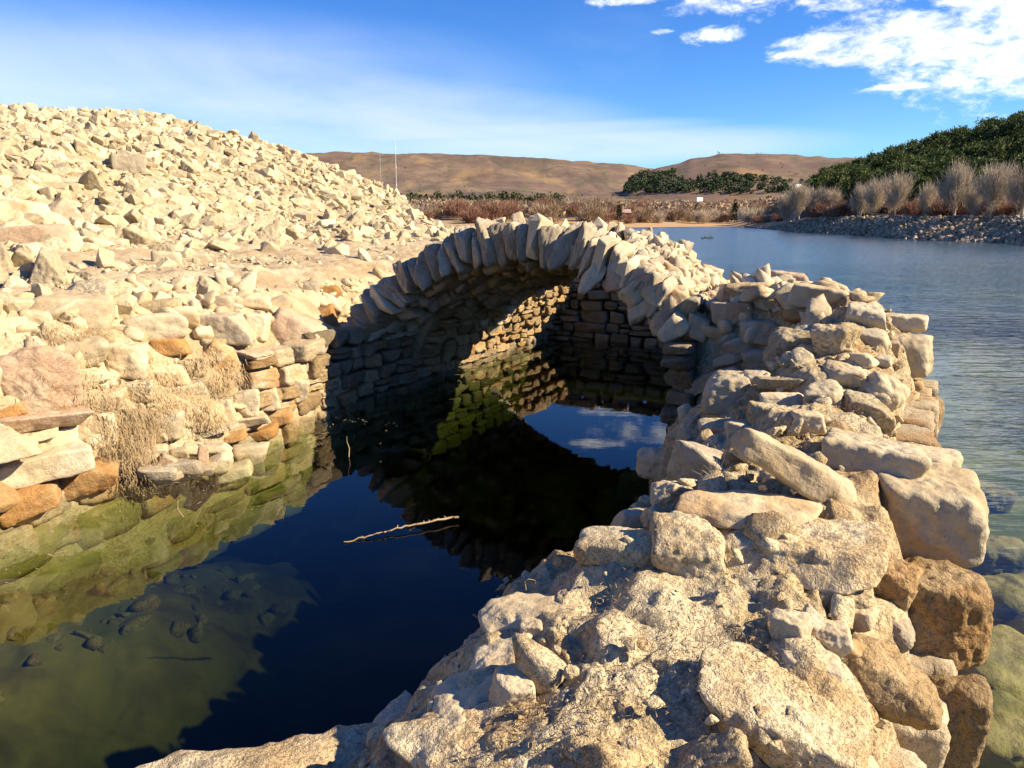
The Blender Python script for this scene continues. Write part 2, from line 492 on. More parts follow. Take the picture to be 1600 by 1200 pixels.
def right_top(u):
    return np.interp(u, [-10, -7, -6, -5, -4.3, -2.5, -1.6, -0.8, 0, 0.8, 2.2, 2.8], [0.62, 0.68, 0.76, 0.92, 1.06, 1.08, 1.27, 1.45, 1.5, 1.5, 1.42, 1.2])
def right_h(u, v):
    u, v = np.asarray(u, float), np.asarray(v, float)
    top = right_top(u)
    e = v - 2.12 + 0.16 * ss(u, -0.2, 0.15) - 0.13 * (1 - ss(u, -5.4, -4.6)) * ss(u, -6.6, -6.2) - 0.40 * ss(u, -5.0, -4.3) * (1 - ss(u, -2.3, -1.6))
    zin = np.interp(e, [-0.2, 0, 0.03, 0.14, 0.32, 0.9, 9], [-0.9, -0.9, 0.12, 0.5, 0.74, 1.0, 1.0])
    zrec = np.interp(e, [0, 0.03, 0.3, 0.8, 1.05, 1.35], [-0.9, 0.06, 0.22, 0.45, 0.85, 1.0])
    rec = ss(u, -2.0, -1.3) * (1 - ss(u, -0.2, 0.3))
    zin = zin * (1 - rec) + zrec * rec
    zarch = np.interp(e, [0, 0.03, 0.25, 0.5], [-0.9, 0.72, 0.92, 1.0])
    va = ss(u, -0.2, 0.3)
    zin = zin * (1 - va) + zarch * va
    o = 4.10 - v
    zo = np.interp(o, [-0.2, 0, 0.03, 0.12, 0.3, 0.6], [-0.9, -0.9, 0.2, 0.72, 0.92, 1.0])
    ue = 2.5 - np.clip(v - 2.4, 0, 9) * 1.35
    ef = np.interp(ue - u, [-0.02, 0, 0.05, 0.3, 0.6], [-0.9, -0.9, 0.4, 0.85, 1.0])
    f = np.minimum(np.minimum(zin, zo), ef)
    return np.where(f > 0, f * top, f)

def hit(px, py, fn, t0=0.8, t1=40.0):
    d = ray(px, py)
    t = np.linspace(t0, t1, 6000)
    P = np.array([0, 0, CAM_H]) + t[:, None] * d
    u, v = to_uv(P[:, 0], P[:, 1])
    below = P[:, 2] < fn(u, v)
    i = int(np.argmax(below))
    if not below[i]:
        i = int(np.argmin(np.abs(P[:, 2])))
    return P[i], t[i] * float(d @ np.array([0, cp, -sp]))

# ------------------------------------------------------------------ far terrain
PXK = 800
def sil(px_list, y_list, az_arr):
    A = [azel(px, y) for px, y in zip(px_list, y_list)]
    return np.interp(az_arr, [a for a, e in A], [math.tan(e) for a, e in A])
def az_of(px):
    return azel(px, 340)[0]
def shore_d(a):
    return np.interp(a, [-3.14, -1.6, -0.75, az_of(650), az_of(800), az_of(1000), az_of(1140), az_of(1180), az_of(1250), az_of(1400), az_of(1600), az_of(1800), 1.2, 1.7, 3.14],
                     [60, 70, 150, 175, 178, 190, 215, 178, 128, 98, 76, 62, 55, 60, 60])
def terrain(x, y):
    x, y = np.asarray(x, float), np.asarray(y, float)
    D = np.hypot(x, y); a = np.arctan2(x, y)
    ds = shore_d(a) + 5 * np.sin(a * 37) * 0.4
    t = D - ds
    P = np.stack([x, y, 0 * x], -1).reshape(-1, 3)
    n1 = fbm(P / 90.0, 4).reshape(x.shape)
    n2 = fbm(P / 400.0 + 3, 4).reshape(x.shape)
    wr = ss(a, az_of(1170), az_of(1300))                    # weight of the right (riprap) shore
    # bed
    bed = -np.clip(0.75 + (np.clip(D, 0, 60) - 6) * 0.05, 0.7, 4.0)
    z_beach = np.where(t < 0, np.maximum(bed, t * 0.12), np.interp(t, [0, 25, 60, 300, 700, 2000], [0, 0.9, 2.4, 9, 30, 42]))
    z_beach = z_beach + np.where(t > 30, n1 * np.clip((t - 30) / 120, 0, 1) * 4, 0)
    z_rip = np.where(t < 0, np.maximum(bed, t * 0.35), np.interp(t, [0, 9, 26, 400], [0, 2.1, 2.8, 6]))
    z = z_beach * (1 - wr) + z_rip * wr
    # left brown ridge
    s1 = sil([-400, 200, 400, 540, 640, 760, 880, 980, 1060, 1200], [262, 252, 246, 244, 246, 250, 256, 264, 276, 292], a)
    f1 = ss(D, 620, 1600) ** 1.3
    h1 = (CAM_H + 1600 * s1) * f1
    # middle brown hill
    s2 = sil([930, 990, 1030, 1080, 1150, 1230, 1370, 1600, 1900], [320, 282, 266, 250, 241, 243, 247, 262, 270], a)
    f2 = ss(D, 430, 1000)
    h2 = (CAM_H + 1000 * s2) * f2
    inside = ss(a, az_of(925), az_of(990))
    hills = np.maximum(h1, h2 * inside)
    hills = hills + n2 * 16 * ss(D, 600, 1000) * (1 - ss(D, 900, 1700)) 
    hills = hills + ridged(P / np.array([150.0, 300.0, 1.0]), 4).reshape(x.shape) * 9 * ss(D, 500, 800) - 7 * ss(D, 600, 900) * (1 - ss(D, 1250, 1600))
    z = np.where(t > 140, np.maximum(z, hills * ss(t, 150, 500)), z)
    # wooded hill on the right
    s3 = sil([1210, 1270, 1330, 1400, 1470, 1540, 1600, 1750, 2100], [322, 306, 294, 276, 260, 247, 236, 220, 205], a)
    dc = np.interp(a, [az_of(1250), az_of(1450), az_of(1650), az_of(2100)], [275, 215, 175, 165])
    f3 = np.clip((t - 22) / np.maximum(dc - ds - 22, 20), 0, 1)
    f3 = f3 * f3 * (3 - 2 * f3)
    h3 = 2.4 + (CAM_H + dc * s3 - 2.4) * f3 * (1 - 0.35 * ss(D, dc, dc + 250))
    in3 = ss(a, az_of(1215), az_of(1290))
    z = np.where(t > 20, np.maximum(z, h3 * in3), z)
    return z

def terrain_mat():
    m, k, out = new_mat('lakeside_ground')
    pos = k.new('ShaderNodeNewGeometry').outputs['Position']
    sp_ = k.new('ShaderNodeSeparateXYZ'); k.l.new(pos, sp_.inputs[0])
    z = sp_.outputs[2]
    n0 = k.noise(pos, 0.012, 6, 0.62, 0.4)
    n1 = k.noise(pos, 0.05, 6, 0.65, 0.3)
    n2 = k.noise(pos, 0.45, 5, 0.65)
    n4 = k.noise(k.vmath('MULTIPLY', pos, (1, 0.35, 1)), 0.02, 5, 0.6)
    brown = k.mix(k.range(n0, 0.38, 0.62), rgb(0.155, 0.10, 0.075), rgb(0.205, 0.145, 0.095))
    brown = k.mix(k.range(n1, 0.52, 0.66), brown, rgb(0.11, 0.085, 0.05))
    brown = k.mix(k.math('MULTIPLY', k.range(n4, 0.52, 0.66), 0.7), brown, rgb(0.29, 0.185, 0.085))
    brown = k.mix(k.math('MULTIPLY', k.range(n2, 0.52, 0.72), 0.45), brown, rgb(0.10, 0.085, 0.045))
    n5 = k.noise(k.vmath('MULTIPLY', pos, (1, 0.25, 2.0)), 0.008, 6, 0.7, 0.8)
    brown = k.mix(k.math('MULTIPLY', k.range(n5, 0.5, 0.6), 0.75), brown, rgb(0.10, 0.075, 0.055))
    n6 = k.noise(k.vmath('MULTIPLY', pos, (1, 0.3, 1.5)), 0.03, 5, 0.7, 0.5)
    brown = k.mix(k.math('MULTIPLY', k.range(n6, 0.55, 0.65), 0.7), brown, rgb(0.085, 0.09, 0.045))
    sand = k.mix(k.range(n1, 0.4, 0.6), rgb(0.42, 0.26, 0.12), rgb(0.36, 0.27, 0.16))
    col = k.mix(k.range(z, 0.9, 2.6), sand, brown)
    nb = k.noise(pos, 1.1, 5, 0.6, 0.4)
    bedc = k.mix(k.range(nb, 0.36, 0.64), rgb(0.13, 0.085, 0.028), rgb(0.30, 0.205, 0.085))
    nb2 = k.noise(pos, 0.5, 3, 0.6)
    vv = k.math('ADD', k.math('MULTIPLY', sp_.outputs[0], float(DV[0])), k.math('MULTIPLY', k.math('SUBTRACT', sp_.outputs[1], float(C0[1])), float(DV[1])))
    sandy = k.mix(k.range(nb, 0.4, 0.62), rgb(0.20, 0.20, 0.10), rgb(0.42, 0.38, 0.24))
    bedc = k.mix(k.range(vv, 3.0, 4.4), bedc, sandy)
    bedc = k.mix(k.math('MULTIPLY', k.range(nb2, 0.45, 0.65), 0.8), bedc, rgb(0.13, 0.12, 0.03))
    col = k.mix(k.range(z, -0.25, 0.02), bedc, col)
    b = k.new('ShaderNodeBsdfPrincipled'); k.l.new(col, b.inputs['Base Color'])
    b.inputs['Roughness'].default_value = 0.95; b.inputs['Specular IOR Level'].default_value = 0.1
    bp = k.new('ShaderNodeBump'); bp.inputs['Strength'].default_value = 0.6; bp.inputs['Distance'].default_value = 0.4
    k.l.new(n2, bp.inputs['Height']); k.l.new(bp.outputs[0], b.inputs['Normal'])
    k.l.new(b.outputs[0], out.inputs['Surface'])
    return m
M['ground'] = terrain_mat()
front = np.linspace(R(-62), R(66), 500)
back = np.linspace(R(66), R(298), 70)[1:-1]
AZ = np.concatenate([front, back, [front[0] + 2 * math.pi]])
RD = np.concatenate([[0.0], np.geomspace(2.5, 5200, 250)])
AA, RR = np.meshgrid(AZ, RD)
gx, gy = RR * np.sin(AA), RR * np.cos(AA)
gz = terrain(gx, gy)
gu, gv = to_uv(gx, gy)
# pond side of the bed lies shallower by the left wall
pond = (gu > -14) & (gu < 5.5) & (gv > -3.2) & (gv < 2.3)
def pond_bed(u, v):
    prof = np.interp(v, [-3.2, -2.0, -1.3, -0.6, 0.4, 2.3], [-0.25, -0.3, -0.6, -1.15, -1.9, -2.3])
    t = np.clip((np.asarray(u) + 6.2) / 5.6, 0, 1) ** 1.6
    return prof * (1 - t) - 2.3 * t
bn = fbm(np.stack([gx, gy, 0 * gx], -1).reshape(-1, 3) * 1.3, 3).reshape(gx.shape) * 0.3
gz = np.where(pond, np.minimum(pond_bed(gu, gv) + bn, -0.15), gz)
shelf = (gv > 3.0) & (gv < 26) & (gu > -30) & (gu < 12) & (gz < -0.3)
gz = np.where(shelf, np.maximum(gz, np.interp(gv, [3.0, 4.2, 6.5, 11, 18, 26], [-0.7, -0.34, -0.5, -0.95, -1.6, -2.4])), gz)
V = np.stack([gx, gy, gz], -1).reshape(-1, 3)
o = obj('ground', mesh('ground', V, grid_faces(*gx.shape)[:, ::-1], M['ground']))
tag(o, 'brown lake bed, sandy far shore and dry hills', kind='structure')

# ------------------------------------------------------------------ water
def water_mat():
    m, k, out = new_mat('lake_water')
    pos = k.new('ShaderNodeNewGeometry').outputs['Position']
    s = k.new('ShaderNodeSeparateXYZ'); k.l.new(pos, s.inputs[0])
    ry = k.math('SUBTRACT', s.outputs[1], float(C0[1]))
    u = k.math('ADD', k.math('MULTIPLY', s.outputs[0], float(DU[0])), k.math('MULTIPLY', ry, float(DU[1])))
    v = k.math('ADD', k.math('MULTIPLY', s.outputs[0], float(DV[0])), k.math('MULTIPLY', ry, float(DV[1])))
    open_ = k.math('MAXIMUM', k.range(v, 3.2, 6.5, 0.0, 1.0), k.range(u, 5.0, 8.0, 0.0, 1.0))
    rot = k.new('ShaderNodeMapping'); rot.inputs['Rotation'].default_value = (0, 0, R(16)); rot.inputs['Scale'].default_value = (1.6, 4.6, 1)
    k.l.new(pos, rot.inputs[0])
    w1 = k.noise(rot.outputs[0], 1.0, 3, 0.5, 0.25)
    w2 = k.noise(rot.outputs[0], 3.1, 2, 0.5, 0.2)
    w3 = k.noise(pos, 0.3, 3, 0.5)
    hgt = k.math('ADD', k.math('MULTIPLY', w1, 1.0), k.math('MULTIPLY', w2, 0.22))
    hgt = k.math('MULTIPLY', hgt, k.range(w3, 0.3, 0.7, 0.45, 1.0))
    amp = k.math('ADD', k.math('MULTIPLY', open_, 0.985), 0.015)
    bp = k.new('ShaderNodeBump'); bp.inputs['Strength'].default_value = 1.0; bp.inputs['Distance'].default_value = 0.055
    k.l.new(k.math('MULTIPLY', hgt, amp), bp.inputs['Height'])
    inc = k.new('ShaderNodeNewGeometry').outputs['Incoming']
    dn = k.new('ShaderNodeVectorMath', operation='DOT_PRODUCT'); k.l.new(inc, dn.inputs[0]); k.l.new(bp.outputs[0], dn.inputs[1])
    gr = k.math('POWER', k.math('SUBTRACT', 1.0, k.math('ABSOLUTE', dn.outputs['Value'], clamp=True), clamp=True), 5.0)
    fres = k.math('ADD', 0.021, k.math('MULTIPLY', gr, 0.979), clamp=True)     # same on both sides: light goes straight through
    gl = k.new('ShaderNodeBsdfGlossy')
    k.l.new(k.math('MULTIPLY', k.math('MULTIPLY', open_, k.range(s.outputs[1], 8.0, 45.0)), 0.16), gl.inputs['Roughness']); k.l.new(bp.outputs[0], gl.inputs['Normal'])
    tr = k.new('ShaderNodeBsdfTransparent')
    mx = k.new('ShaderNodeMixShader')
    df = k.new('ShaderNodeBsdfDiffuse'); df.inputs[0].default_value = rgb(0.08, 0.33, 0.45)      # fine silt in the open lake
    tb = k.new('ShaderNodeMixShader')
    k.l.new(k.math('MULTIPLY', k.math('MAXIMUM', k.range(v, 4.6, 16.0), k.range(u, 6.0, 20.0)), 0.24), tb.inputs[0])
    k.l.new(tr.outputs[0], tb.inputs[1]); k.l.new(df.outputs[0], tb.inputs[2])
    k.l.new(fres, mx.inputs[0]); k.l.new(tb.outputs[0], mx.inputs[1]); k.l.new(gl.outputs[0], mx.inputs[2])
    k.l.new(mx.outputs[0], out.inputs['Surface'])
    va = k.new('ShaderNodeVolumeAbsorption')
    va.inputs['Color'].default_value = rgb(0.46, 0.56, 0.28); va.inputs['Density'].default_value = 1.15
    k.l.new(va.outputs[0], out.inputs['Volume'])
    return m
M['water'] = water_mat()
x0, x1, y0, y1, zb = -420.0, 420.0, -120.0, 420.0, -8.0
V = np.array([(x0, y0, 0), (x1, y0, 0), (x1, y1, 0), (x0, y1, 0), (x0, y0, zb), (x1, y0, zb), (x1, y1, zb), (x0, y1, zb)])
F = np.array([(0, 1, 2, 3), (7, 6, 5, 4), (0, 4, 5, 1), (1, 5, 6, 2), (2, 6, 7, 3), (3, 7, 4, 0)])
o = obj('lake_water', mesh('lake_water', V, F, M['water'], smooth=False))
tag(o, 'clear lake water, calm in the channel and rippled outside', kind='structure')

# ------------------------------------------------------------------ left bank (terrain of earth and fine rubble)
U, Vv = np.meshgrid(np.concatenate([np.arange(-13, -8, 0.25), np.arange(-8, 13.2, 0.055), np.arange(13.3, 17, 0.4)]),
                    -np.concatenate([np.arange(2.0, 4.0, 0.03), np.arange(4.0, 15.0, 0.07), np.arange(15, 40, 0.8)]), indexing='ij')
bz = left_h(U, Vv)
bx, by = to_xy(U, Vv)
Pn = np.stack([bx, by, bz], -1).reshape(-1, 3)
nz = (fbm(Pn * 1.1, 4) * 0.16 + ridged(Pn * 3.2, 3) * 0.05 + fbm(Pn * 9, 2) * 0.02).reshape(bz.shape)
far_w = np.clip((-2 - Vv - 0.9) / 0.6, 0, 1)
bz = bz + nz * (0.25 + 0.75 * far_w)
Vb = np.stack([bx, by, bz], -1).reshape(-1, 3)
o = obj('bank_ground', mesh('bank_ground', Vb, grid_faces(*bz.shape), M['dirt']))
tag(o, 'dry pale earth bank rising to the left of the channel', kind='structure')

# ------------------------------------------------------------------ stones placed where the photograph shows them
def place_stone(name, parent, px, py, w, h, mat, fn, roll=0, seed=0, p=14, cuts=5, amp=0.07, embed=0.3, depth=None, yaw=None, pitch=0.0, fine=0.02, taper=0.0, dep_fix=None, jit=0.12, lift=0.0):
    pt, dp = hit(px, py, fn)
    if dep_fix:
        d = ray(px, py); f = dep_fix / float(d @ np.array([0, cp, -sp])); pt = np.array([0, 0, CAM_H]) + d * f; dp = dep_fix
    a = w * dp / FPX / 2 * 1.05
    d = ray(px, py)
    dwn = math.asin(-d[2])
    b = depth * dp / FPX / 2 if depth else 0.5 * (a + min(a, h * dp / FPX / 2)) * 1.0
    hh = h * dp / FPX / 2 * 1.05
    # height seen = c*cos + b*sin
    c = max(0.35 * hh, (hh - b * math.sin(dwn) * 0.75) / max(0.5, math.cos(dwn)))
    lvl = 5 if w * h > 11000 else (4 if w * h > 1800 else 3)
    Vs, Fs = stone_shape(seed or int(px * 7 + py * 13), lvl, (a, b, c), p, cuts, amp, 2.2, fine, jit, taper=taper)
    me = mesh(name, Vs, Fs, M[mat])
    dxy = np.array([d[0], d[1], d[2]])
    pos = pt + dxy * (b * (embed * 2 - 0.3)) + np.array([0, 0, lift])
    az_ = math.atan2(d[0], d[1])
    yw = -az_ if yaw is None else yaw
    mt = Matrix.Translation(pos) @ Euler((0, 0, yw)).to_matrix().to_4x4() @ Matrix.Rotation(R(roll), 4, 'Y') @ Matrix.Rotation(R(pitch), 4, 'X')
    o = bpy.data.objects.new(name, me)
    COL.objects.link(o)
    if parent is not None:
        o.parent = parent
    o.matrix_basis = mt
    return o

# ---- left wall
lw = tag(empty('stone_wall', (*to_xy(-2.0, -2.1), 0)), 'crumbling dry stone wall along the left side of the pond, running in under the arch', 'stone wall')
LW_INV = Matrix.Translation(-Vector(lw.location))
def wall_child(o):
    o.matrix_basis = LW_INV @ o.matrix_basis
LS = [  # px, py, w, h, roll, material, p
 (35,482,78,42,0,'limestone',8),(119,488,108,60,5,'limestone',9),(189,486,38,38,0,'pale',12),(241,512,92,52,0,'pale',9),(189,511,32,15,0,'pale',25),
 (287,499,40,42,0,'limestone',10),(347,512,72,50,0,'greyst',30),(336,474,62,36,0,'greyst',10),(395,475,58,26,0,'limestone',16),(403,506,37,34,0,'pale',20),
 (462,527,100,72,26,'pinkish',28),(515,512,26,66,-14,'orange',26),(521,485,18,26,0,'orange',20),(483,455,32,28,0,'greyst',8),(515,457,36,26,0,'orange',8),
 (20,513,44,36,0,'limestone',10),(75,535,24,58,4,'pale',24),(122,551,84,56,0,'limestone',9),(130,587,80,28,0,'pale',12),(196,565,66,62,0,'limestone',12),
 (262,541,60,30,0,'orange',12),(350,560,62,46,30,'orange',22),(395,583,64,56,24,'pinkish',14),(430,580,44,46,14,'limestone',16),(42,596,125,110,0,'pinkish',9),
 (56,655,122,38,0,'pinkish',14),(17,690,44,18,-6,'pale',26),(63,678,50,20,-6,'pale',26),(96,680,50,32,-8,'pale',20),(60,722,136,56,-9,'pale',26),
 (35,780,94,64,-8,'orange',14),(133,744,106,62,-9,'orange',14),(152,676,60,80,0,'limestone',10),(202,668,50,64,0,'limestone',10),(250,660,72,58,0,'limestone',10),
 (308,648,54,52,0,'limestone',12),(346,640,36,42,0,'pale',18),(381,630,38,44,-8,'pale',26),(416,624,36,40,-10,'pale',26),(455,610,48,44,-12,'pale',26),
 (329,671,76,17,-10,'pale',30),(388,657,54,20,-8,'pale',26),(434,650,44,28,-4,'orange',14),(350,684,68,24,-5,'orange',12),(402,678,54,24,-6,'orange',12),
 (232,708,56,36,0,'limestone',12),(330,540,40,26,0,'rough',8),(300,575,46,36,0,'rough',8),(262,590,60,40,0,'limestone',8),(160,625,60,36,0,'limestone',9),(215,610,56,40,0,'rough',9),
 (300,610,50,40,0,'limestone',9),(430,505,40,30,0,'limestone',8),(60,500,40,30,0,'limestone',9),(150,525,40,24,0,'rough',9),(250,480,60,26,0,'rough',8),(380,545,40,24,0,'rough',8),
 (445,478,40,26,0,'rough',8),(110,625,60,34,0,'limestone',9),(12,640,50,30,0,'orange',12),(470,575,46,34,-10,'greyst',20),(-60,600,120,90,0,'limestone',9),(-60,700,140,60,-6,'pale',20),(-70,790,150,70,-8,'orange',14)]
for i, (px, py, w, h, roll, mt_, p) in enumerate(LS):
    o = place_stone('stone', lw, px, py, w, h, mt_, left_h, roll, 900 + i, p, 4 if p > 15 else 6, 0.06, 0.25, fine=0.02)
    wall_child(o)
# filler courses behind and between the big face stones, and the cut courses that run in under the vault
blk = [mesh('block', *stone_shape(40 + i, 3, (1, 1, 1), 20, 6, 0.07, 2.4, 0, 0.11, 0.95, 1.45), M['block']) for i in range(14)]
def recolour(meshes, mat):
    out = []
    for m_ in meshes:
        c_ = m_.copy(); c_.materials.clear(); c_.materials.append(M[mat]); out.append(c_)
    return out
blk_low = [mesh('block', *stone_shape(140 + i, 2, (1, 1, 1), 18, 6, 0.08, 2.4, 0, 0.11, 0.95, 1.45), M['submerged']) for i in range(8)]
blk_shade_ochre, blk_umber = recolour(blk, 'shade_ochre'), recolour(blk, 'umber')  # copies of the blocks with shade put into their colour
def course(parent, inv, u0, u1, v, z0, z1, side, hgt=0.19, ln=(0.26, 0.46), axis='u', seed=1, jitter=0.03, depth=0.16, batter=0.0, name='block', mats=None, join=None):
    rg = random.Random(seed)
    made = []
    z = z0
    while z < z1:
        hh = hgt * rg.uniform(0.8, 1.25)
        s = u0 - rg.uniform(0, 0.2)
        while s < u1:
            L = rg.uniform(*ln)
            if s + L > u1 + 0.15:
                L = max(0.15, u1 + 0.1 - s)
            off = v + side * (depth * 0.9 + batter * (z - z0) + rg.uniform(-jitter, jitter))
            if axis == 'u':
                x, y = to_xy(s + L / 2, off); yw = YAW
            else:
                x, y = to_xy(off, s + L / 2); yw = math.atan2(DV[1], DV[0])
            parts_ = [(z + hh * 0.5, hh)] if rg.random() > 0.22 else [(z + hh * 0.27, hh * 0.52), (z + hh * 0.77, hh * 0.44)]
            for zc_, hh_ in parts_:
              o = obj(name, rg.choice(mats or blk), parent)
              o.matrix_basis = inv @ Matrix.Translation((float(x), float(y), zc_ + rg.uniform(-.012, .012))) @ Euler((rg.uniform(-.08, .08), rg.uniform(-.07, .07), yw + rg.uniform(-.09, .09))).to_matrix().to_4x4() @ Matrix.Diagonal((L / 2 * rg.uniform(0.92, 1.04), depth, hh_ / 2 * rg.uniform(0.9, 1.1), 1))
              made.append(o)
            s += L + 0.012
        z += hh + 0.008
    if join:                                  # under water and too small to pick apart: one part of joined stones
        Vl, Fl, Tl, b = [], [], [], 0
        for n_, o in enumerate(made):
            me = o.data; c = np.empty(len(me.vertices) * 3); me.vertices.foreach_get('co', c)
            f = np.empty(len(me.polygons) * 3, np.int32); me.polygons.foreach_get('vertices', f)
            Mx = np.array(o.matrix_basis)
            Vl.append(c.reshape(-1, 3) @ Mx[:3, :3].T + Mx[:3, 3]); Fl.append(f.reshape(-1, 3) + b); b += len(me.vertices)
            Tl.append(np.full(len(me.vertices), (n_ * 0.618) % 1))
        mt_ = made[0].data.materials[0]
        for o in made:
            bpy.data.objects.remove(o)
        tag(obj('submerged_masonry', mesh('submerged_masonry', np.vstack(Vl), np.vstack(Fl), mt_, True, np.concatenate(Tl)), parent), join, kind='stuff')
course(lw, LW_INV, -1.9, -0.9, -2.0, -0.42, 0.80, -1, seed=3, mats=blk + blk_shade_ochre)
course(lw, LW_INV, -0.9, 1.2, -2.0, -0.42, 0.80, -1, seed=31, mats=blk_umber + blk_shade_ochre, ln=(0.18, 0.44))
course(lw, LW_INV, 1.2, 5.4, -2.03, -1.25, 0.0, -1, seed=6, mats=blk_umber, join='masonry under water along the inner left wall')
course(lw, LW_INV, 1.2, 5.4, -2.03, 0.0, 1.0, -1, seed=4, batter=-0.62, hgt=0.165, ln=(0.15, 0.40), mats=blk_shade_ochre)
course(lw, LW_INV, -9.5, -1.9, -2.0, -0.42, 0.15, -1, hgt=0.24, ln=(0.3, 0.6), seed=5)
course(lw, LW_INV, -8.0, -1.2, -2.0, -1.1, -0.42, -1, hgt=0.3, ln=(0.4, 0.8), seed=8, mats=blk_low, join='algae covered masonry of the left wall below the water')
# rubble fill behind the leaning courses
bv = []
for uu in (1.0, 5.5):
    for vv, zz in ((-2.75, -0.8), (-2.18, -0.8), (-2.18, 0.0), (-1.66, 0.92), (-2.75, 1.05)):
        x, y = to_xy(uu, vv); bv.append((float(x) - lw.location.x, float(y) - lw.location.y, zz))
me = bpy.data.meshes.new('rubble_core')
me.from_pydata(bv, [], [(0, 1, 2, 3, 4), (9, 8, 7, 6, 5)] + [(i, i + 5, (i + 1) % 5 + 5, (i + 1) % 5) for i in range(5)])
me.materials.append(M['mortar'])
obj('rubble_core', me, lw)

FILL = [stone_shape(7000 + i, 2, (1, random.uniform(0.6, 1), random.uniform(0.4, 0.8)), 30, 9, 0.07, 2.4, 0, 0.2, 0.75, 1.2) for i in range(16)]
def rand_rot(rg, n, tilt):
    e = rg.normal(0, tilt, (n, 2)); z = rg.uniform(0, 6.283, n)
    return np.stack([e[:, 0], e[:, 1], z], 1)
def fill(parent, fn, n, u0, u1, v0, v1, smin, smax, mat, label, seed, zmin=0.12, out=0.0, pw=2.0):
    rg = np.random.default_rng(seed)
    u = rg.uniform(u0, u1, n); v = rg.uniform(v0, v1, n); sz_ = smin + (smax - smin) * rg.random(n) ** pw
    z = fn(u, v); k = z > zmin
    u, v, z, sz_ = u[k], v[k], z[k], sz_[k]
    x, y = to_xy(u, v + out)
    ro = rand_rot(rg, len(u), 0.5)
    Vl, Fl, Tl, b = [], [], [], 0
    for j in range(len(u)):
        Vs, Fs = FILL[j % 16]
        Vl.append((Vs * sz_[j]) @ np.array(Euler(tuple(ro[j])).to_matrix()).T + np.array([x[j], y[j], z[j]]) - np.array(parent.location))
        Fl.append(Fs + b); b += len(Vs); Tl.append(np.full(len(Vs), (j * 0.618) % 1))
    o = obj('rubble_fill', mesh('rubble_fill', np.vstack(Vl), np.vstack(Fl), M[mat], True, np.concatenate(Tl)), parent)
    tag(o, label, kind='stuff')
fill(lw, left_h, 700, -8, -0.9, -3.4, -2.04, 0.03, 0.15, 'limestone', 'small stones packed between the bigger stones of the left wall', 51)
fill(lw, left_h, 260, -0.2, 5.5, -3.2, -2.4, 0.04, 0.14, 'limestone', 'small stones along the top of the wall over the vault', 52, 0.9)

# rubble of small stones heaped at the wall foot
heap = [(280,709,28,22,0),(301,702,32,24,10),(287,730,56,32,0),(318,716,16,44,5),(343,723,46,32,-25),(364,738,56,28,-10),(245,737,56,26,8),(262,722,30,26,30),(392,709,50,36,0),(336,702,40,20,0),(318,735,34,18,0),(265,742,40,16,0)]
for i, (px, py, w, h, roll) in enumerate(heap):
    o = place_stone('loose_stone', None, px, py, w, h, ['limestone', 'pale', 'greyst', 'pinkish'][i % 4], lambda u, v: np.where(v < -1.2, np.maximum(left_h(u, v), np.interp(v, [-2.3, -2.0, -1.72, -1.5], [0.42, 0.26, 0.0, -0.4])), -0.6), roll, 700 + i, 18, 6, 0.05, 0.2, fine=0.01)
    tag(o, 'small angular pale stone heaped in the shallow water at the foot of the left wall', 'stone', 'small stones heaped at the foot of the left wall')

# ------------------------------------------------------------------ loose rubble on the bank and mound
rg0 = np.random.default_rng(2)
def rdim(): return (1, rg0.uniform(0.55, 0.95), rg0.uniform(0.35, 0.8))
rb_me = [mesh('loose_stone', *hull_stone(200 + i, rdim(), 20, 0.09), M['rubble'], False) for i in range(12)] + [mesh('loose_stone', *stone_shape(240 + i, 4, rdim(), 34, 10, 0.075, 3.0, 0.0, 0.3, 0.65, 1.1), M['rubble'], True) for i in range(18)]
rb_lv2 = [hull_stone(300 + i, rdim(), 13) for i in range(12)] + [stone_shape(320 + i, 1, rdim(), 40, 9, 0.10, 3.0, 0, 0.3, 0.65, 1.1) for i in range(10)]
rb_lv1 = [hull_stone(400 + i, rdim(), 9) for i in range(14)]
def rand_rot(rg, n, tilt):
    e = rg.normal(0, tilt, (n, 2)); z = rg.uniform(0, 6.283, n)
    return np.stack([e[:, 0], e[:, 1], z], 1)
rg = np.random.default_rng(21)
cand = []
def sample(n, u0, u1, w0, w1, smin, smax, pw, keep):
    u = rg.uniform(u0, u1, n); w = rg.uniform(w0, w1, n)
    s = smin + (smax - smin) * rg.random(n) ** pw
    k = keep(u, w, rg.random(n))
    return np.stack([u[k], -2 - w[k], s[k]], 1)
def dens(u, w, r):
    wf = np.interp(u, [-9, -5, -2, 0, 5, 9], [2.2, 2.9, 3.9, 4.6, 4.5, 4.2])
    d = ss(w, wf - 1.3, wf + 0.3)
    d = np.maximum(d, 0.45 * (1 - ss(u, -2.4, -1.2)) * ss(w, 0.6, 1.1))
    d = np.maximum(d, 0.05)
    d = d * (1 - ss(u, 13.6, 14.6)) * (w > 0.75 + 0.5 * ss(u, -0.6, 0.2))
    return r < d
S = np.vstack([sample(14500, -8, 14.2, 0.7, 15.5, 0.05, 0.25, 3.2, dens), sample(24000, -8, 14.2, 0.7, 15.5, 0.02, 0.085, 1.4, dens), sample(6000, -8, 5, 0.7, 5.0, 0.01, 0.05, 1.9, lambda u, w, r: (w > 0.75) & (r < 0.8))])
sx, sy = to_xy(S[:, 0], S[:, 1])
sz = left_h(S[:, 0], S[:, 1]) + S[:, 2] * 0.15
dist = np.hypot(sx, sy)
ppx, ppy, _ = project(np.stack([sx, sy, sz], -1))
shown = np.where((ppx > -20) & (ppx < 1620), S[:, 2] / dist, 0)
order = np.argsort(-shown)
big = order[:270]
big = [i for i in big if shown[i] > 0]
rot = rand_rot(rg, len(S), 0.5)
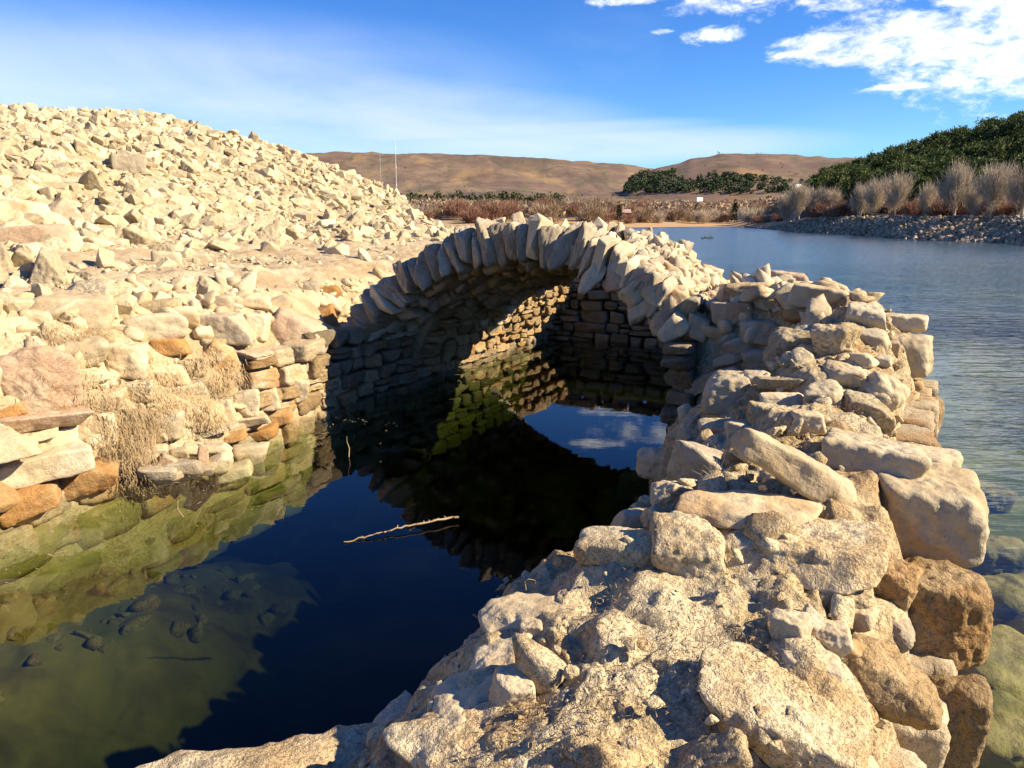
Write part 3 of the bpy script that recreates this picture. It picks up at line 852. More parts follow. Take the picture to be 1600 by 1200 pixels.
def zone(u, v):
    w = -2 - v
    wf = float(np.interp(u, [-9, -5, -2, 0, 5, 9], [2.2, 2.9, 3.9, 4.6, 4.5, 4.2]))
    if w < 1.6: return 'loose pale stone lying just above the top of the left wall', 'loose stones along the top of the left wall'
    if w < wf - 0.5: return 'loose stone lying on the bare earth ledge below the rubble mound', 'loose stones on the earth ledge'
    if u < -2.2: part, pn = 'above the big wall boulders', 'above the big boulders'
    elif u < 1.5: part, pn = 'behind the earth ledge', 'behind the earth ledge'
    elif u < 5.5: part, pn = 'behind the arch', 'behind the arch'
    else: part, pn = 'toward its lake end', 'toward the lake end'
    lv = 'near the crest' if w > wf + 3.4 else ('halfway up the face' if w > wf + 1.4 else 'at the foot')
    return 'broken cream stone %s of the mound, %s' % (lv, part), 'rubble stones %s of the mound %s' % (lv, pn)
for i in big:
    o = obj('loose_stone', rb_me[i % len(rb_me)], None, (sx[i], sy[i], sz[i]), tuple(rot[i]), tuple(S[i, 2] * np.array([1, 1, 1]) * 0.95))
    lb, gr = zone(S[i, 0], S[i, 1])
    tag(o, lb, 'stone', gr)
def scatter_join(name, idx, protos, mat, smooth=False, sc=1.0):
    Vl, Fl, Tl, base = [], [], [], 0
    for j in idx:
        Vs, Fs = protos[j % len(protos)]
        Mx = np.array(Euler(tuple(rot[j])).to_matrix())
        Vt = (Vs * S[j, 2] * sc) @ Mx.T + np.array([sx[j], sy[j], sz[j]])
        Vl.append(Vt); Fl.append(Fs + base); base += len(Vs)
        Tl.append(np.full(len(Vs), (j * 0.6180339) % 1))
    return obj(name, mesh(name, np.vstack(Vl), np.vstack(Fl), mat, smooth, np.concatenate(Tl)))
bs = set(big)
mid_i = [i for i in range(len(S)) if i not in bs and S[i, 2] >= 0.085]
small_i = [i for i in range(len(S)) if i not in bs and S[i, 2] < 0.085]
tag(scatter_join('mound_rubble', mid_i, rb_lv2, M['rubble'], False, 0.95), 'cream broken stones packed over the rubble mound', kind='stuff')
tag(scatter_join('stone_chips', small_i, rb_lv1, M['rubble']), 'small stone chips between the bigger rubble stones', kind='stuff')
# a few stones that stand out
SP = [(28,338,95,48,6,'limestone','broad flat pale slab low on the left edge of the rubble slope'),(36,382,110,54,-4,'pinkish','pinkish flat boulder under the broad slab at the left edge'),
      (96,342,60,46,-35,'greyst','grey sided block tilted on edge at left, its face in shade'),(198,264,46,42,10,'greyst','upright angular block with a dark shaded left face on the mound'),
      (145,190,28,18,0,'rubble','pointed block that tops the crest of the mound'),(300,405,50,24,0,'pale','pale loaf shaped stone lying on the ledge'),(262,412,44,34,0,'pale','pale block beside the loaf shaped stone on the ledge'),
      (170,388,50,26,0,'pinkish','round topped tan stone on the slope above the wall'),(490,432,26,14,0,'greyst','small grey stone casting a shadow on the bare ledge')]
for i, (px, py, w, h, roll, mt_, lb) in enumerate(SP):
    o = place_stone('loose_stone', None, px, py, w, h, mt_, left_h, roll, 1500 + i, 26, 7, 0.04, 0.15, fine=0.012)
    tag(o, lb, 'stone')

# ------------------------------------------------------------------ the arch
arch = tag(empty('stone_arch', (*to_xy(1.5, 0), 0)), 'ruined stone arch of radiating slabs spanning the channel', 'stone arch')
A_INV = Matrix.Translation(-Vector(arch.location))
vs_me = [mesh('voussoir', *stone_shape(60 + i, 3, (1, 1, 1), 26, 6, 0.075, 2.6, 0, 0.15, 0.9, 1.35), M['greyst']) for i in range(14)]
vr_me = [mesh('voussoir', *hull_stone(80 + i, (1, 1, 1), 20, 0.06, 0.5), M['pale'], False) for i in range(14)]
def vault(u, vn):
    """intrados point over v = vn and its outward normal in the (v, z) plane; the vault sinks and flattens inward"""
    f = u / VL
    vc, Rr, cr = 0.9 * f, R_IN + (3.9 - R_IN) * f, 1.68 - 0.18 * f
    q = vn - vc
    zc = cr - Rr
    z = zc + math.sqrt(max(Rr * Rr - q * q, 0.01))
    n = Vector((q, z - zc)).normalized()
    return z, n
def vault_depth(vn, zi, nn):
    """thickness from the intrados out to the even outer curve"""
    dz = zi - ZC
    bq = vn * nn[0] + dz * nn[1]; cq = vn * vn + dz * dz - R_OUT * R_OUT
    return min(0.85, max(0.30, -bq + math.sqrt(max(bq * bq - cq, 0.0))))
rgv = random.Random(12)
rows = 8
ulen = VL / rows
for r in range(rows):
    th = R(-53)
    while th < R(48):
        T = rgv.choice([rgv.uniform(0.08, 0.12), rgv.uniform(0.12, 0.17), rgv.uniform(0.13, 0.19)]) if r == 0 else (rgv.uniform(0.09, 0.17) if th > 0 else rgv.uniform(0.14, 0.24))
        dth = T / 2.82
        tc = th + dth / 2
        right = tc > R(4)
        if tc > R(46 - 2.2 * r): break
        uu = (r + 0.5) * ulen + (rgv.uniform(-0.10, 0.06) if r == 0 else rgv.uniform(-0.05, 0.05))
        vn = math.sin(tc) * R_IN
        zi, nn = vault(max(0, min(VL, uu)), vn)
        depth = vault_depth(vn, zi, nn)
        L = depth * rgv.uniform(0.86, 1.0) + rgv.uniform(-0.04, 0.03) + (rgv.uniform(-0.10, 0.03) if right and r > 0 else 0)
        if not right and r > 0: L -= 0.06
        if r == 0 and tc < R(-25): L -= rgv.uniform(0, 0.1)
        rin = rgv.uniform(-0.02, 0.05) + (rgv.uniform(0, 0.06) if r == 0 and rgv.random() < 0.4 else 0)
        v_, z_ = vn + nn[0] * (rin + L / 2), zi + nn[1] * (rin + L / 2)
        x, y = to_xy(uu, v_)
        me = rgv.choice(vr_me if rgv.random() < (0.45 if right and r > 0 else 0.15) else vs_me)
        o = obj('voussoir', me, arch)
        t3 = Vector((DV[0] * nn[1], DV[1] * nn[1], -nn[0]))
        r3 = Vector((DV[0] * nn[0], DV[1] * nn[0], nn[1]))
        u3 = Vector((DU[0], DU[1], 0))
        rotm = Matrix((t3, u3, r3)).transposed().to_4x4()
        k_ = 1.0 if r == 0 else (1.5 if right else 1.0)
        wob = Euler((rgv.gauss(0, 0.05 * k_), rgv.gauss(0, 0.08 * k_), rgv.gauss(0, 0.08 * k_))).to_matrix().to_4x4()
        o.matrix_basis = A_INV @ Matrix.Translation((float(x), float(y), z_)) @ rotm @ wob @ Matrix.Diagonal((T / 2 * (1.06 if me in vs_me else 1.2), ulen / 2 * 1.12, L / 2 * (1.0 if me in vs_me else 1.08), 1))
        th += dth + 0.003
# mortar body inside the vault so no light leaks through the joints
na = 61
us = np.linspace(0.10, VL - 0.06, 16)
Vl = []
for lay in (0, 1):
    for uu in us:
        for vn in np.linspace(-2.12, R_IN * math.sin(R(44 - 2.2 * uu / ulen)) - 0.2, na):
            zi, nn = vault(uu, vn)
            dd = 0.09 if lay == 0 else vault_depth(vn, zi, nn) - 0.15
            x, y = to_xy(uu, vn + nn[0] * dd)
            Vl.append((float(x) - arch.location.x, float(y) - arch.location.y, zi + nn[1] * dd))
Vl = np.array(Vl); nu_ = len(us)
Fi = grid_faces(nu_, na); Fo = grid_faces(nu_, na)[:, ::-1] + nu_ * na
ring = []
for i in range(na - 1):
    for uix, fl in ((0, False), (nu_ - 1, True)):
        a_, b_ = uix * na + i, uix * na + i + 1
        q = (a_, b_, b_ + nu_ * na, a_ + nu_ * na)
        ring.append(q if not fl else q[::-1])
for j in range(nu_ - 1):
    for tix, fl in ((0, True), (na - 1, False)):
        a_, b_ = j * na + tix, (j + 1) * na + tix
        q = (a_, b_, b_ + nu_ * na, a_ + nu_ * na)
        ring.append(q if not fl else q[::-1])
obj('mortar_core', mesh('mortar_core', Vl, np.vstack([Fi, Fo, np.array(ring)]), M['mortar'], False), arch)

# far cross wall beyond the vault
bw = tag(empty('cross_wall', (*to_xy(5.6, -0.2), 0)), 'low shaded block wall closing the channel beyond the arch', 'stone wall')
BW_INV = Matrix.Translation(-Vector(bw.location))
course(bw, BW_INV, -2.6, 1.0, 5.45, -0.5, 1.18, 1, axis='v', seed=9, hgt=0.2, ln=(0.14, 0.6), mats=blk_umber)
bcx, bcy = to_xy(5.92, -0.5)
bb = np.array([(sx_, sy_, sz_) for sx_ in (-2.05, 1.4) for sy_ in (-0.14, 0.14) for sz_ in (-0.9, 1.1)], float)
o = obj('rubble_core', mesh('rubble_core', bb, np.array([(0, 1, 3, 2), (4, 6, 7, 5), (0, 4, 5, 1), (2, 3, 7, 6), (0, 2, 6, 4), (1, 5, 7, 3)]), M['mortar'], False), bw)
o.matrix_basis = BW_INV @ Matrix.Translation((float(bcx), float(bcy), 0)) @ Matrix.Rotation(math.atan2(DV[1], DV[0]), 4, 'Z')

# ------------------------------------------------------------------ right wall
rw = tag(empty('ruined_wall', (*to_xy(-3.0, 3.2), 0)), 'thick ruined rubble wall between the pond and the open lake', 'stone wall')
RW_INV = Matrix.Translation(-Vector(rw.location))
ug = np.concatenate([np.arange(-10, -7.2, 0.05), np.arange(-7.2, -3.0, 0.0125), np.arange(-3.0, 2.9, 0.022)])
vg = np.arange(2.0, 4.36, 0.0125)
U, Vv = np.meshgrid(ug, vg, indexing='ij')
# ragged edges: shift the sampling point a little so edges are not straight
Q = np.stack([U * 1.0, Vv * 1.0, 0 * U], -1).reshape(-1, 3)
sh = (fbm(Q * 2.3, 3) * 0.16).reshape(U.shape)
wz = right_h(U + sh * 0.5, Vv + sh)
wx, wy = to_xy(U, Vv)
Pn = np.stack([wx, wy, wz], -1).reshape(-1, 3)
lump = np.clip(0.62 - worley(Pn * np.array([4.6, 4.6, 5.2])), 0, 1)
lump2 = np.clip(0.6 - worley(Pn * 13.0), 0, 1)
pits = np.clip(0.42 - worley(Pn * 26.0 + 5), 0, 1)
dz = fbm(Pn * 1.7, 3) * 0.12 + lump * 0.11 + lump2 * 0.018 + ridged(Pn * 7, 4) * 0.028 + fbm(Pn * 30, 3) * 0.014 - pits * 0.012
dz = dz.reshape(wz.shape) - 0.07
wz = np.where(wz > 0.02, wz + dz, wz)
hx = (fbm(Pn * 3.0 + 9, 3) * 0.10).reshape(U.shape); hy = (fbm(Pn * 3.0 + 31, 3) * 0.10).reshape(U.shape)
V = np.stack([wx + hx - rw.location.x, wy + hy - rw.location.y, wz], -1).reshape(-1, 3)
obj('mortar_core', mesh('mortar_core', V, grid_faces(*U.shape)[:, ::-1], M['mortar']), rw)

fill(rw, right_h, 330, -7.4, 2.3, 2.15, 3.95, 0.02, 0.10, 'rough', 'small stones bedded in the mortar of the right wall', 53)
fill(rw, right_h, 240, -1.8, 2.3, 2.3, 3.3, 0.05, 0.17, 'limestone', 'rubble in the gap between arch and wall', 54)
RS = [  # px, py, w, h, roll, material, p, depth px (None = auto)
 (1228,446,62,44,0,'pinkish',8,None),(1272,444,44,26,10,'limestone',20,None),(1285,470,100,42,0,'limestone',8,None),(1340,457,74,38,12,'rough',9,None),(1272,494,92,32,0,'orange',10,None),
 (1348,501,56,52,0,'pale',26,None),(1245,548,80,76,0,'rough',12,None),(1302,538,62,62,0,'rough',9,None),(1364,536,46,38,0,'pale',9,None),(1342,562,48,24,0,'pale',7,None),(1378,566,28,20,0,'pale',8,None),
 (1320,590,70,44,8,'limestone',9,None),(1372,618,64,78,35,'pale',8,None),(1145,612,80,66,0,'limestone',9,None),(1228,626,66,32,4,'pale',6,None),(1289,622,56,46,0,'pale',8,None),
 (1352,645,80,60,15,'rough',8,None),(1202,655,66,56,0,'rough',9,None),(1119,668,60,34,0,'limestone',12,None),(1160,672,50,40,0,'pale',10,None),(1262,662,52,40,0,'limestone',8,None),
 (1101,738,112,90,22,'greyst',18,None),(1027,725,64,54,0,'limestone',9,None),(1000,772,66,74,0,'limestone',9,None),(1046,778,58,64,0,'limestone',16,None),(990,820,60,60,0,'limestone',9,None),
 (1158,796,190,56,4,'limestone',10,None),(965,858,118,84,-6,'rough',9,None),(1075,860,110,100,0,'rough',12,None),(1240,850,250,92,-4,'rough',12,None),
 (820,968,128,84,-4,'limestone',10,None),(838,985,50,44,0,'pale',24,None),(782,1034,100,64,-20,'limestone',10,None),(798,1084,66,70,0,'limestone',12,None),(728,1092,120,74,-18,'limestone',10,None),(690,1145,100,60,-20,'limestone',10,None),
(740,1150,230,84,-14,'rough',8,None),(1232,982,62,64,0,'pale',18,None),(1282,986,60,44,20,'greyst',20,None),(1263,1037,96,60,12,'pale',20,None),(1394,988,54,60,40,'greyst',26,None),
 (1381,1068,140,116,20,'brown',9,None),(1385,918,78,96,0,'brown',8,None),(1220,1110,250,150,22,'rough',10,None),(1430,1170,170,96,32,'pale',9,None),(930,1175,90,56,0,'rough',8,None),(1110,1180,110,70,-30,'rough',10,None),(1310,1190,120,60,10,'pale',9,None),
 (1320,925,80,56,20,'rough',10,None),(1340,960,50,46,0,'limestone',10,None),(1300,1000,56,60,0,'pale',18,None),(1345,1030,60,44,30,'orange',9,None),(1180,590,40,22,0,'limestone',9,None),(1215,600,60,24,0,'rough',8,None),
 (1120,520,40,22,0,'limestone',9,None),(1140,530,36,30,0,'greyst',9,None),(1150,490,60,40,-8,'pinkish',16,None),(1200,475,44,22,0,'rough',9,None),(1170,455,50,30,0,'rough',9,None),(1140,560,60,26,-30,'greyst',20,None),(1110,590,90,30,-32,'greyst',18,None),(1190,520,60,44,0,'greyst',18,None),(1160,540,60,30,-20,'greyst',14,None),(1195,560,60,40,-10,'greyst',12,None)]
for i, (px, py, w, h, roll, mt_, p, dpx) in enumerate(RS):
    o = place_stone('stone', rw, px, py, w, h, mt_, right_h, roll, 2000 + i, max(p, 12), 8, 0.09 if mt_ == 'rough' else 0.07, 0.34, depth=dpx, fine=0.045 if mt_ == 'rough' else 0.03, jit=0.17)
    o.matrix_basis = RW_INV @ o.matrix_basis
o = place_stone('stone', rw, 465, 1250, 590, 180, 'roughpale', right_h, 2, 2987, 4.2, 2, 0.09, 0.0, depth=300, fine=0.05, dep_fix=2.55, jit=0.06)
o.matrix_basis = RW_INV @ o.matrix_basis
# block of the lake-side face: big squared stones, seen end on down the wall
def face_block(px, py, w, h, mt_, dep, seed, p=11, roll=0, depth=1.0, fine=0.025):
    o = place_stone('block', rw, px, py, w, h, mt_, right_h, roll, seed, p, 4, 0.06, 0.15, depth=w * depth, fine=fine, dep_fix=dep, yaw=YAW - math.pi / 2 + R(2), jit=0.08)
    o.matrix_basis = RW_INV @ o.matrix_basis
face_block(1408, 505, 66, 34, 'limestone', 6.7, 3000)
face_block(1414, 557, 66, 74, 'limestone', 6.45, 3001)
face_block(1392, 546, 26, 30, 'pinkish', 6.2, 3002, 8)
face_block(1416, 602, 50, 26, 'orange', 6.5, 3003)
face_block(1428, 655, 72, 84, 'brown', 6.2, 3004, 13)
face_block(1450, 722, 92, 50, 'limestone', 4.6, 3005, 14)
face_block(1443, 796, 160, 142, 'limestone', 3.75, 3006, 11, 4)
face_block(1470, 960, 132, 168, 'brown', 3.42, 3007, 12)
face_block(1478, 1122, 104, 160, 'brown', 3.12, 3008, 9)
face_block(1410, 1140, 90, 120, 'brown', 3.0, 3009, 9)
face_block(1400, 690, 60, 60, 'rough', 5.4, 3010, 10)
course(rw, RW_INV, -9.5, -3.4, 4.2, -0.7, 0.1, -1, hgt=0.34, ln=(0.35, 0.65), seed=18, depth=0.2, jitter=0.06, join='foot courses of the lake face, mostly under water')
course(rw, RW_INV, -3.2, -0.2, 4.2, -0.7, 0.66, -1, hgt=0.34, ln=(0.35, 0.65), seed=15, depth=0.2, jitter=0.08)
course(rw, RW_INV, -9.5, -5.3, 2.22, -0.6, 0.1, 1, hgt=0.26, ln=(0.3, 0.5), seed=16, depth=0.15)
course(rw, RW_INV, -5.2, -1.7, 2.50, -0.6, 0.12, 1, hgt=0.22, ln=(0.22, 0.45), seed=17, depth=0.14)
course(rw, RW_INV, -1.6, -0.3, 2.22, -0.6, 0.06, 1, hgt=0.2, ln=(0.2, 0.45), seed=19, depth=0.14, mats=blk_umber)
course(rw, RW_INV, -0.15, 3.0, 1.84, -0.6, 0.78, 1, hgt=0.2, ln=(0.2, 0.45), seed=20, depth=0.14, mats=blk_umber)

# loose things lying on the right wall
o = place_stone('loose_stone', None, 1246, 752, 215, 62, 'limestone', right_h, 31, 4001, 9, 3, 0.06, 0.0, depth=70, fine=0.02, taper=-0.22, jit=0.05, yaw=R(6), lift=0.05)
tag(o, 'long tapered log shaped stone lying slantwise across the top of the right wall', 'stone')
o = place_stone('loose_stone', None, 1362, 738, 124, 112, 'pale', right_h, 12, 4002, 11, 4, 0.07, 0.1, fine=0.03)
tag(o, 'large pale boulder behind the log shaped stone at the lake edge of the wall', 'boulder')

# small rubble lying in the gaps of the right wall and over the haunch of the arch
rgr = np.random.default_rng(33)
n = 900
ru = rgr.uniform(-7.4, 2.3, n); rv = rgr.uniform(2.2, 4.15, n); rs = 0.006 + 0.03 * rgr.random(n) ** 3
hz_ = right_h(ru, rv); kk = hz_ > 0.25
ru, rv, rs, hz_ = ru[kk], rv[kk], rs[kk], hz_[kk]
S = np.stack([ru, rv, rs], 1); sx, sy = to_xy(ru, rv); sz = hz_ - 0.01 + rs * 0.2
rot = rand_rot(rgr, len(S), 0.6)
tag(scatter_join('wall_crumbs', range(len(S)), rb_lv1, M['rough'], False), 'crumbs of stone lying over the top of the right wall', kind='stuff')
# jagged stones sticking out of the right haunch of the arch
jag = [(912,376,44,46,-25),(940,392,50,40,-35),(968,400,46,44,-25),(1000,410,48,44,-35),(1030,420,54,44,-25),(1060,432,56,40,-20),(1092,440,54,40,-14),(1120,446,46,34,0),
       (930,428,40,56,-30),(962,440,44,56,-32),(992,452,50,54,-34),(1022,462,56,50,-30),(1052,470,60,46,-25),(1085,476,60,44,-20),(1112,470,50,40,-10),
       (1030,500,56,48,-40),(1060,510,60,50,-38),(1090,508,50,44,-20),(1000,486,46,54,-40),(1140,462,46,36,0),(895,366,30,40,-10),(1012,384,34,38,-40),(1038,396,30,36,-35),(1072,412,40,30,-20),(1108,424,40,28,-10)]
def haunch(u, v):
    rr = R_OUT - 0.14
    z = np.where(np.abs(v) < rr, ZC + np.sqrt(np.maximum(rr * rr - np.asarray(v) ** 2, 0)), -1)
    z = np.where((np.asarray(u) > 0.0) & (np.asarray(u) < VL), z, -1)
    return np.maximum(z, right_h(u, v))
fill(arch, haunch, 330, 0.15, 2.5, 0.9, 2.9, 0.05, 0.16, 'pale', 'broken stones lying over the right haunch of the arch', 55)
for i, (px, py, w, h, roll) in enumerate(jag):
    o = place_stone('rubble_stone', arch, px, py, w * 0.62, h * 0.8, ['pale', 'pale', 'limestone', 'pale', 'pinkish'][i % 5], haunch, -roll + 8, 5000 + i, 24, 8, 0.07, 0.3, depth=w * 0.8, fine=0.02, jit=0.22)
    o.matrix_basis = A_INV @ o.matrix_basis
crown = [(757,366,22,40,-8),(780,352,20,20,0),(809,346,20,26,-14),(836,346,22,18,0),(852,350,20,20,0)]
for i, (px, py, w, h, roll) in enumerate(crown):
    o = place_stone('rubble_stone', arch, px, py, w, h, 'pale', haunch, roll, 5100 + i, 24, 6, 0.05, 0.1, fine=0.01, dep_fix=9.3)
    o.matrix_basis = A_INV @ o.matrix_basis

# ------------------------------------------------------------------ rocks under the lake water by the wall
SUB = [(1570,1060,150,130,'broad yellow green rock under water in the bottom right corner'),(1590,950,110,60,'pale submerged rock just right of the wall of blocks'),(1560,1160,130,80,'dark green submerged rock at the bottom right edge'),
       (1555,880,90,40,'small submerged rock showing as a pale patch by the big block'),(1530,780,70,26,'farthest small submerged rock beside the wall'),(1650,1010,140,110,'submerged rock at the right frame edge')]
for i, (px, py, w, h, lb) in enumerate(SUB):
    d = ray(px, py); t = (CAM_H + 0.30) / -d[2]
    P = np.array([0, 0, CAM_H]) + d * t
    a = w * t / FPX / 2
    Vs, Fs = stone_shape(6000 + i, 4, (a, a * 0.9, a * 0.6), 6, 5, 0.1, 2, 0.01)
    tag(obj('submerged_rock', mesh('submerged_rock', Vs, Fs, M['submerged']), None, tuple(P)), lb, 'rock')

# stones lying on the pond bed and bits afloat by the left wall
rgb_ = np.random.default_rng(61); n = 260
bu, bvv = rgb_.uniform(-9, -2.5, n), -2.0 + 0.95 * rgb_.random(n) ** 1.3
sx, sy = to_xy(bu, bvv)
S = np.stack([bu, bvv, 0.02 + 0.085 * rgb_.random(n) ** 2.0], 1)
sz = pond_bed(bu, bvv) + fbm(np.stack([sx, sy, 0 * sx], -1) * 1.3, 3) * 0.3 - 0.01
rot = rand_rot(rgb_, n, 0.4)
tag(scatter_join('bed_stones', range(n), FILL, M['brown'], True), 'algae covered stones on the pond bed along the left wall', kind='stuff')
Vl, Fl = [], []
for i in range(420):
    u_, v_ = rgb_.uniform(-9, -1.0), -2.0 + abs(rgb_.normal(0, 0.55)) + 0.12
    x, y = to_xy(u_, v_); an = rgb_.uniform(0, 6.28); L = rgb_.uniform(0.004, 0.03) if rgb_.random() < 0.9 else rgb_.uniform(0.04, 0.09); wd = rgb_.uniform(0.0012, 0.004)
    d_ = np.array([math.cos(an), math.sin(an), 0]); n_ = np.array([-d_[1], d_[0], 0]); p = np.array([float(x), float(y), 0.004]); b = len(Vl)
    Vl += [p - n_ * wd, p + d_ * L - n_ * wd * 0.4, p + d_ * L + n_ * wd * 0.4, p + n_ * wd, p + d_ * L * 0.5 + np.array([0, 0, wd])]
    Fl += [(b, b + 1, b + 4), (b + 1, b + 2, b + 4), (b + 2, b + 3, b + 4), (b + 3, b, b + 4)]
tag(obj('floating_debris', mesh('floating_debris', np.array(Vl), np.array(Fl), M['straw'])), 'bits of straw and dust floating near the left wall', kind='stuff')

# ------------------------------------------------------------------ dried algae hanging on the left wall
def strands(rg, n, centers, spread, length, width=0.003):
    Vl, Fl = [], []
    for i in range(n):
        c = centers[rg.integers(len(centers))]
        u = c[0] + rg.normal(0, spread); wv = c[1] + rg.normal(0, 0.05); z = c[2] + rg.normal(0, spread * 0.7)
        x, y = to_xy(u, wv)
        L = length * rg.uniform(0.4, 1.2)
        p = np.array([float(x), float(y), z]); side = np.array([DU[0], DU[1], 0]) * width
        out = np.array([DV[0], DV[1], 0])
        b = len(Vl)
        dx = rg.normal(0, 0.25); do = rg.uniform(-0.05, 0.35)
        for s in range(4):
            q = p + np.array([DU[0] * dx, DU[1] * dx, -1.0]) * L * s / 3 + out * do * L * math.sin(s / 3 * 2.2) + rg.normal(0, 0.006, 3)
            Vl += [q - side * (1 - s * 0.28), q + side * (1 - s * 0.28)]
        for s in range(3):
            k = b + 2 * s
            Fl.append((k, k + 1, k + 3, k + 2))
    return np.array(Vl), np.array(Fl)
rga = np.random.default_rng(8)
def algae(px_list, n, spread, length, label):
    cs = []
    for px, py in px_list:
        P, _ = hit(px, py, left_h)
        u, v = to_uv(P[0], P[1])
        cs.append((float(u), float(v) + 0.17, float(P[2])))
    Vs, Fs = strands(rga, n, cs, spread, length)
    tag(obj('dried_algae', mesh('dried_algae', Vs, Fs, M['algae'])), label, kind='stuff')
algae([(150,630),(165,660),(190,645),(205,680),(175,690),(200,720),(215,650)], 1700, 0.09, 0.11, 'mat of dry beige algae hanging over the left wall stones')
algae([(300,560),(315,590),(300,630),(320,650),(335,600),(345,580)], 1200, 0.08, 0.10, 'dry beige algae curtain hanging on the wall left of the arch')
algae([(230,590),(250,620),(265,640),(120,610),(90,590),(60,570)], 2000, 0.13, 0.06, 'short fuzz of dried algae over the wall stones')
algae([(190,735),(200,750),(60,520),(110,520)], 700, 0.08, 0.06, 'thin fuzz of dried algae low on the left wall')

M['moss'] = flat_mat('dry_brown_moss', (0.28, 0.18, 0.085), (0.40, 0.29, 0.15), 8, 0.95, 0.4, trans=0.15)
def moss(px_list, n, spread, length, label):
    Vl, Fl = [], []
    for i in range(n):
        c = px_list[rga.integers(len(px_list))]
        u = c[0] + rga.normal(0, spread); v = c[1] + rga.normal(0, spread)
        z = float(right_h(np.array([u]), np.array([v]))[0])
        if z < 0.2: continue
        x, y = to_xy(u, v)
        p = np.array([float(x), float(y), z - 0.02 + rga.uniform(0, 0.06)])
        d = rga.normal(0, 1, 3) * np.array([1, 1, 0.5]) + np.array([0, 0, 0.5]); d *= length * rga.uniform(0.4, 1.1) / np.linalg.norm(d)
        sd_ = np.cross(d, rga.normal(0, 1, 3)); sd_ *= 0.0016 / np.linalg.norm(sd_)
        b = len(Vl); m_ = p + d * 0.55 + rga.normal(0, 0.004, 3)
        Vl += [p - sd_, p + sd_, m_ + sd_, m_ - sd_, p + d]
        Fl += [(b, b + 1, b + 2), (b, b + 2, b + 3), (b + 3, b + 2, b + 4)]
    tag(obj('dry_moss', mesh('dry_moss', np.array(Vl), np.array(Fl), M['moss'])), label, kind='stuff')
def wall_uv(lst):
    out = []
    for px, py in lst:
        P, _ = hit(px, py, right_h); u, v = to_uv(P[0], P[1]); out.append((float(u), float(v)))
    return out
moss(wall_uv([(1100, 960), (1150, 1010), (1080, 1040), (980, 1090), (1000, 1000), (1190, 1030)]), 650, 0.08, 0.022, 'dry brown moss in the hollows of the foreground mortar')
moss(wall_uv([(900, 1090), (860, 1120), (930, 1130), (800, 1180), (960, 940)]), 500, 0.07, 0.022, 'dry brown moss near the pond edge of the foreground wall')
moss(wall_uv([(1290, 700), (1320, 670), (1180, 700), (1140, 705), (1090, 690), (1230, 690), (1330, 650)]), 700, 0.10, 0.028, 'dry moss and grass among the stones halfway along the right wall')

# ------------------------------------------------------------------ sticks, stalks
def tube(pts, rad, sides=6):
    pts = np.array(pts, float); n = len(pts)
    Vl = []
    for i in range(n):
        t = pts[min(i + 1, n - 1)] - pts[max(i - 1, 0)]; t /= np.linalg.norm(t)
        a = np.cross(t, (0, 0, 1) if abs(t[2]) < 0.9 else (1, 0, 0)); a /= np.linalg.norm(a); b = np.cross(t, a)
        for s in range(sides):
            an = 2 * math.pi * s / sides
            Vl.append(pts[i] + (a * math.cos(an) + b * math.sin(an)) * rad[i])
    Fl = []
    for i in range(n - 1):
        for s in range(sides):
            Fl.append((i * sides + s, i * sides + (s + 1) % sides, (i + 1) * sides + (s + 1) % sides, (i + 1) * sides + s))
    return np.array(Vl), np.array(Fl)
def on_plane(px, py, z):
    d = ray(px, py); t = (z - CAM_H) / d[2]
    return np.array([0, 0, CAM_H]) + d * t
rgt = np.random.default_rng(4)
a_, b_ = on_plane(538, 848, 0.0), on_plane(716, 808, 0.03)
tt = np.linspace(0, 1, 26)[:, None]
pts = a_ + (b_ - a_) * tt + rgt.normal(0, 0.004, (26, 3)) + np.array([0, 0, 1]) * (0.02 * np.sin(tt * 3.1))
o = obj('floating_twig', None); o.location = tuple(a_)
tag(o, 'long dry twig floating on the dark water of the pond', 'twig')
obj('stem', mesh('stem', *[x if i else x - a_ for i, x in enumerate(tube(pts, np.linspace(0.003, 0.0075, 26) * (1 + 0.4 * rgt.random(26))))], M['straw']), o)
for k in range(16):
    q = pts[rgt.integers(4, 26)] - a_
    e = q + rgt.normal(0, 1, 3) * np.array([0.03, 0.03, 0.008]) + np.array([0, 0, 0.008])
    obj('twiglet', mesh('twiglet', *tube([q, (q + e) / 2 + 0.004, e], [0.004, 0.003, 0.001], 4), M['straw']), o)
def stalk(pxs, z, depth_at, r, label, mat='straw', cat='stalk', name='dry_stalk'):
    base = on_plane(*pxs[0], z) if depth_at is None else None
    if base is None:
        base, _ = hit(*pxs[0], depth_at)
    dep = base[1] * cp - (base[2] - CAM_H) * sp
    pts = []
    for i, (px, py) in enumerate(pxs):
        d = ray(px, py); pts.append(np.array([0, 0, CAM_H]) + d * dep / float(d @ np.array([0, cp, -sp])))
    pts = np.array(pts); pts[1:] += rgt.normal(0, 0.012, (len(pts) - 1, 3)) * np.array([0, 1, 0])
    o = obj(name, mesh(name, *tube(pts, np.linspace(r, r * 0.4, len(pts)), 5), M[mat]))
    tag(o, label, cat)
stalk([(545,714),(546,700),(542,690),(543,680)], 0.0, None, 0.006, 'pale dry stalk standing out of the water left of the arch')
stalk([(494,645),(495,625),(493,600),(493,578)], 0.0, None, 0.005, 'thin straight stalk rising from the water before the shaded wall')
stalk([(287,808),(279,795),(278,782),(287,768)], 0.0, None, 0.004, 'small bent straw poking out of the shallow water below the left wall')
stalk([(822,922),(820,908),(826,902),(836,906),(838,918)], 0.5, right_h, 0.0025, 'thin grass stem bent in a loop on the pond side of the right wall')
stalk([(432,805),(437,796),(444,790),(452,788)], 0.0, None, 0.003, 'thin straw curled on the shallow water at left')
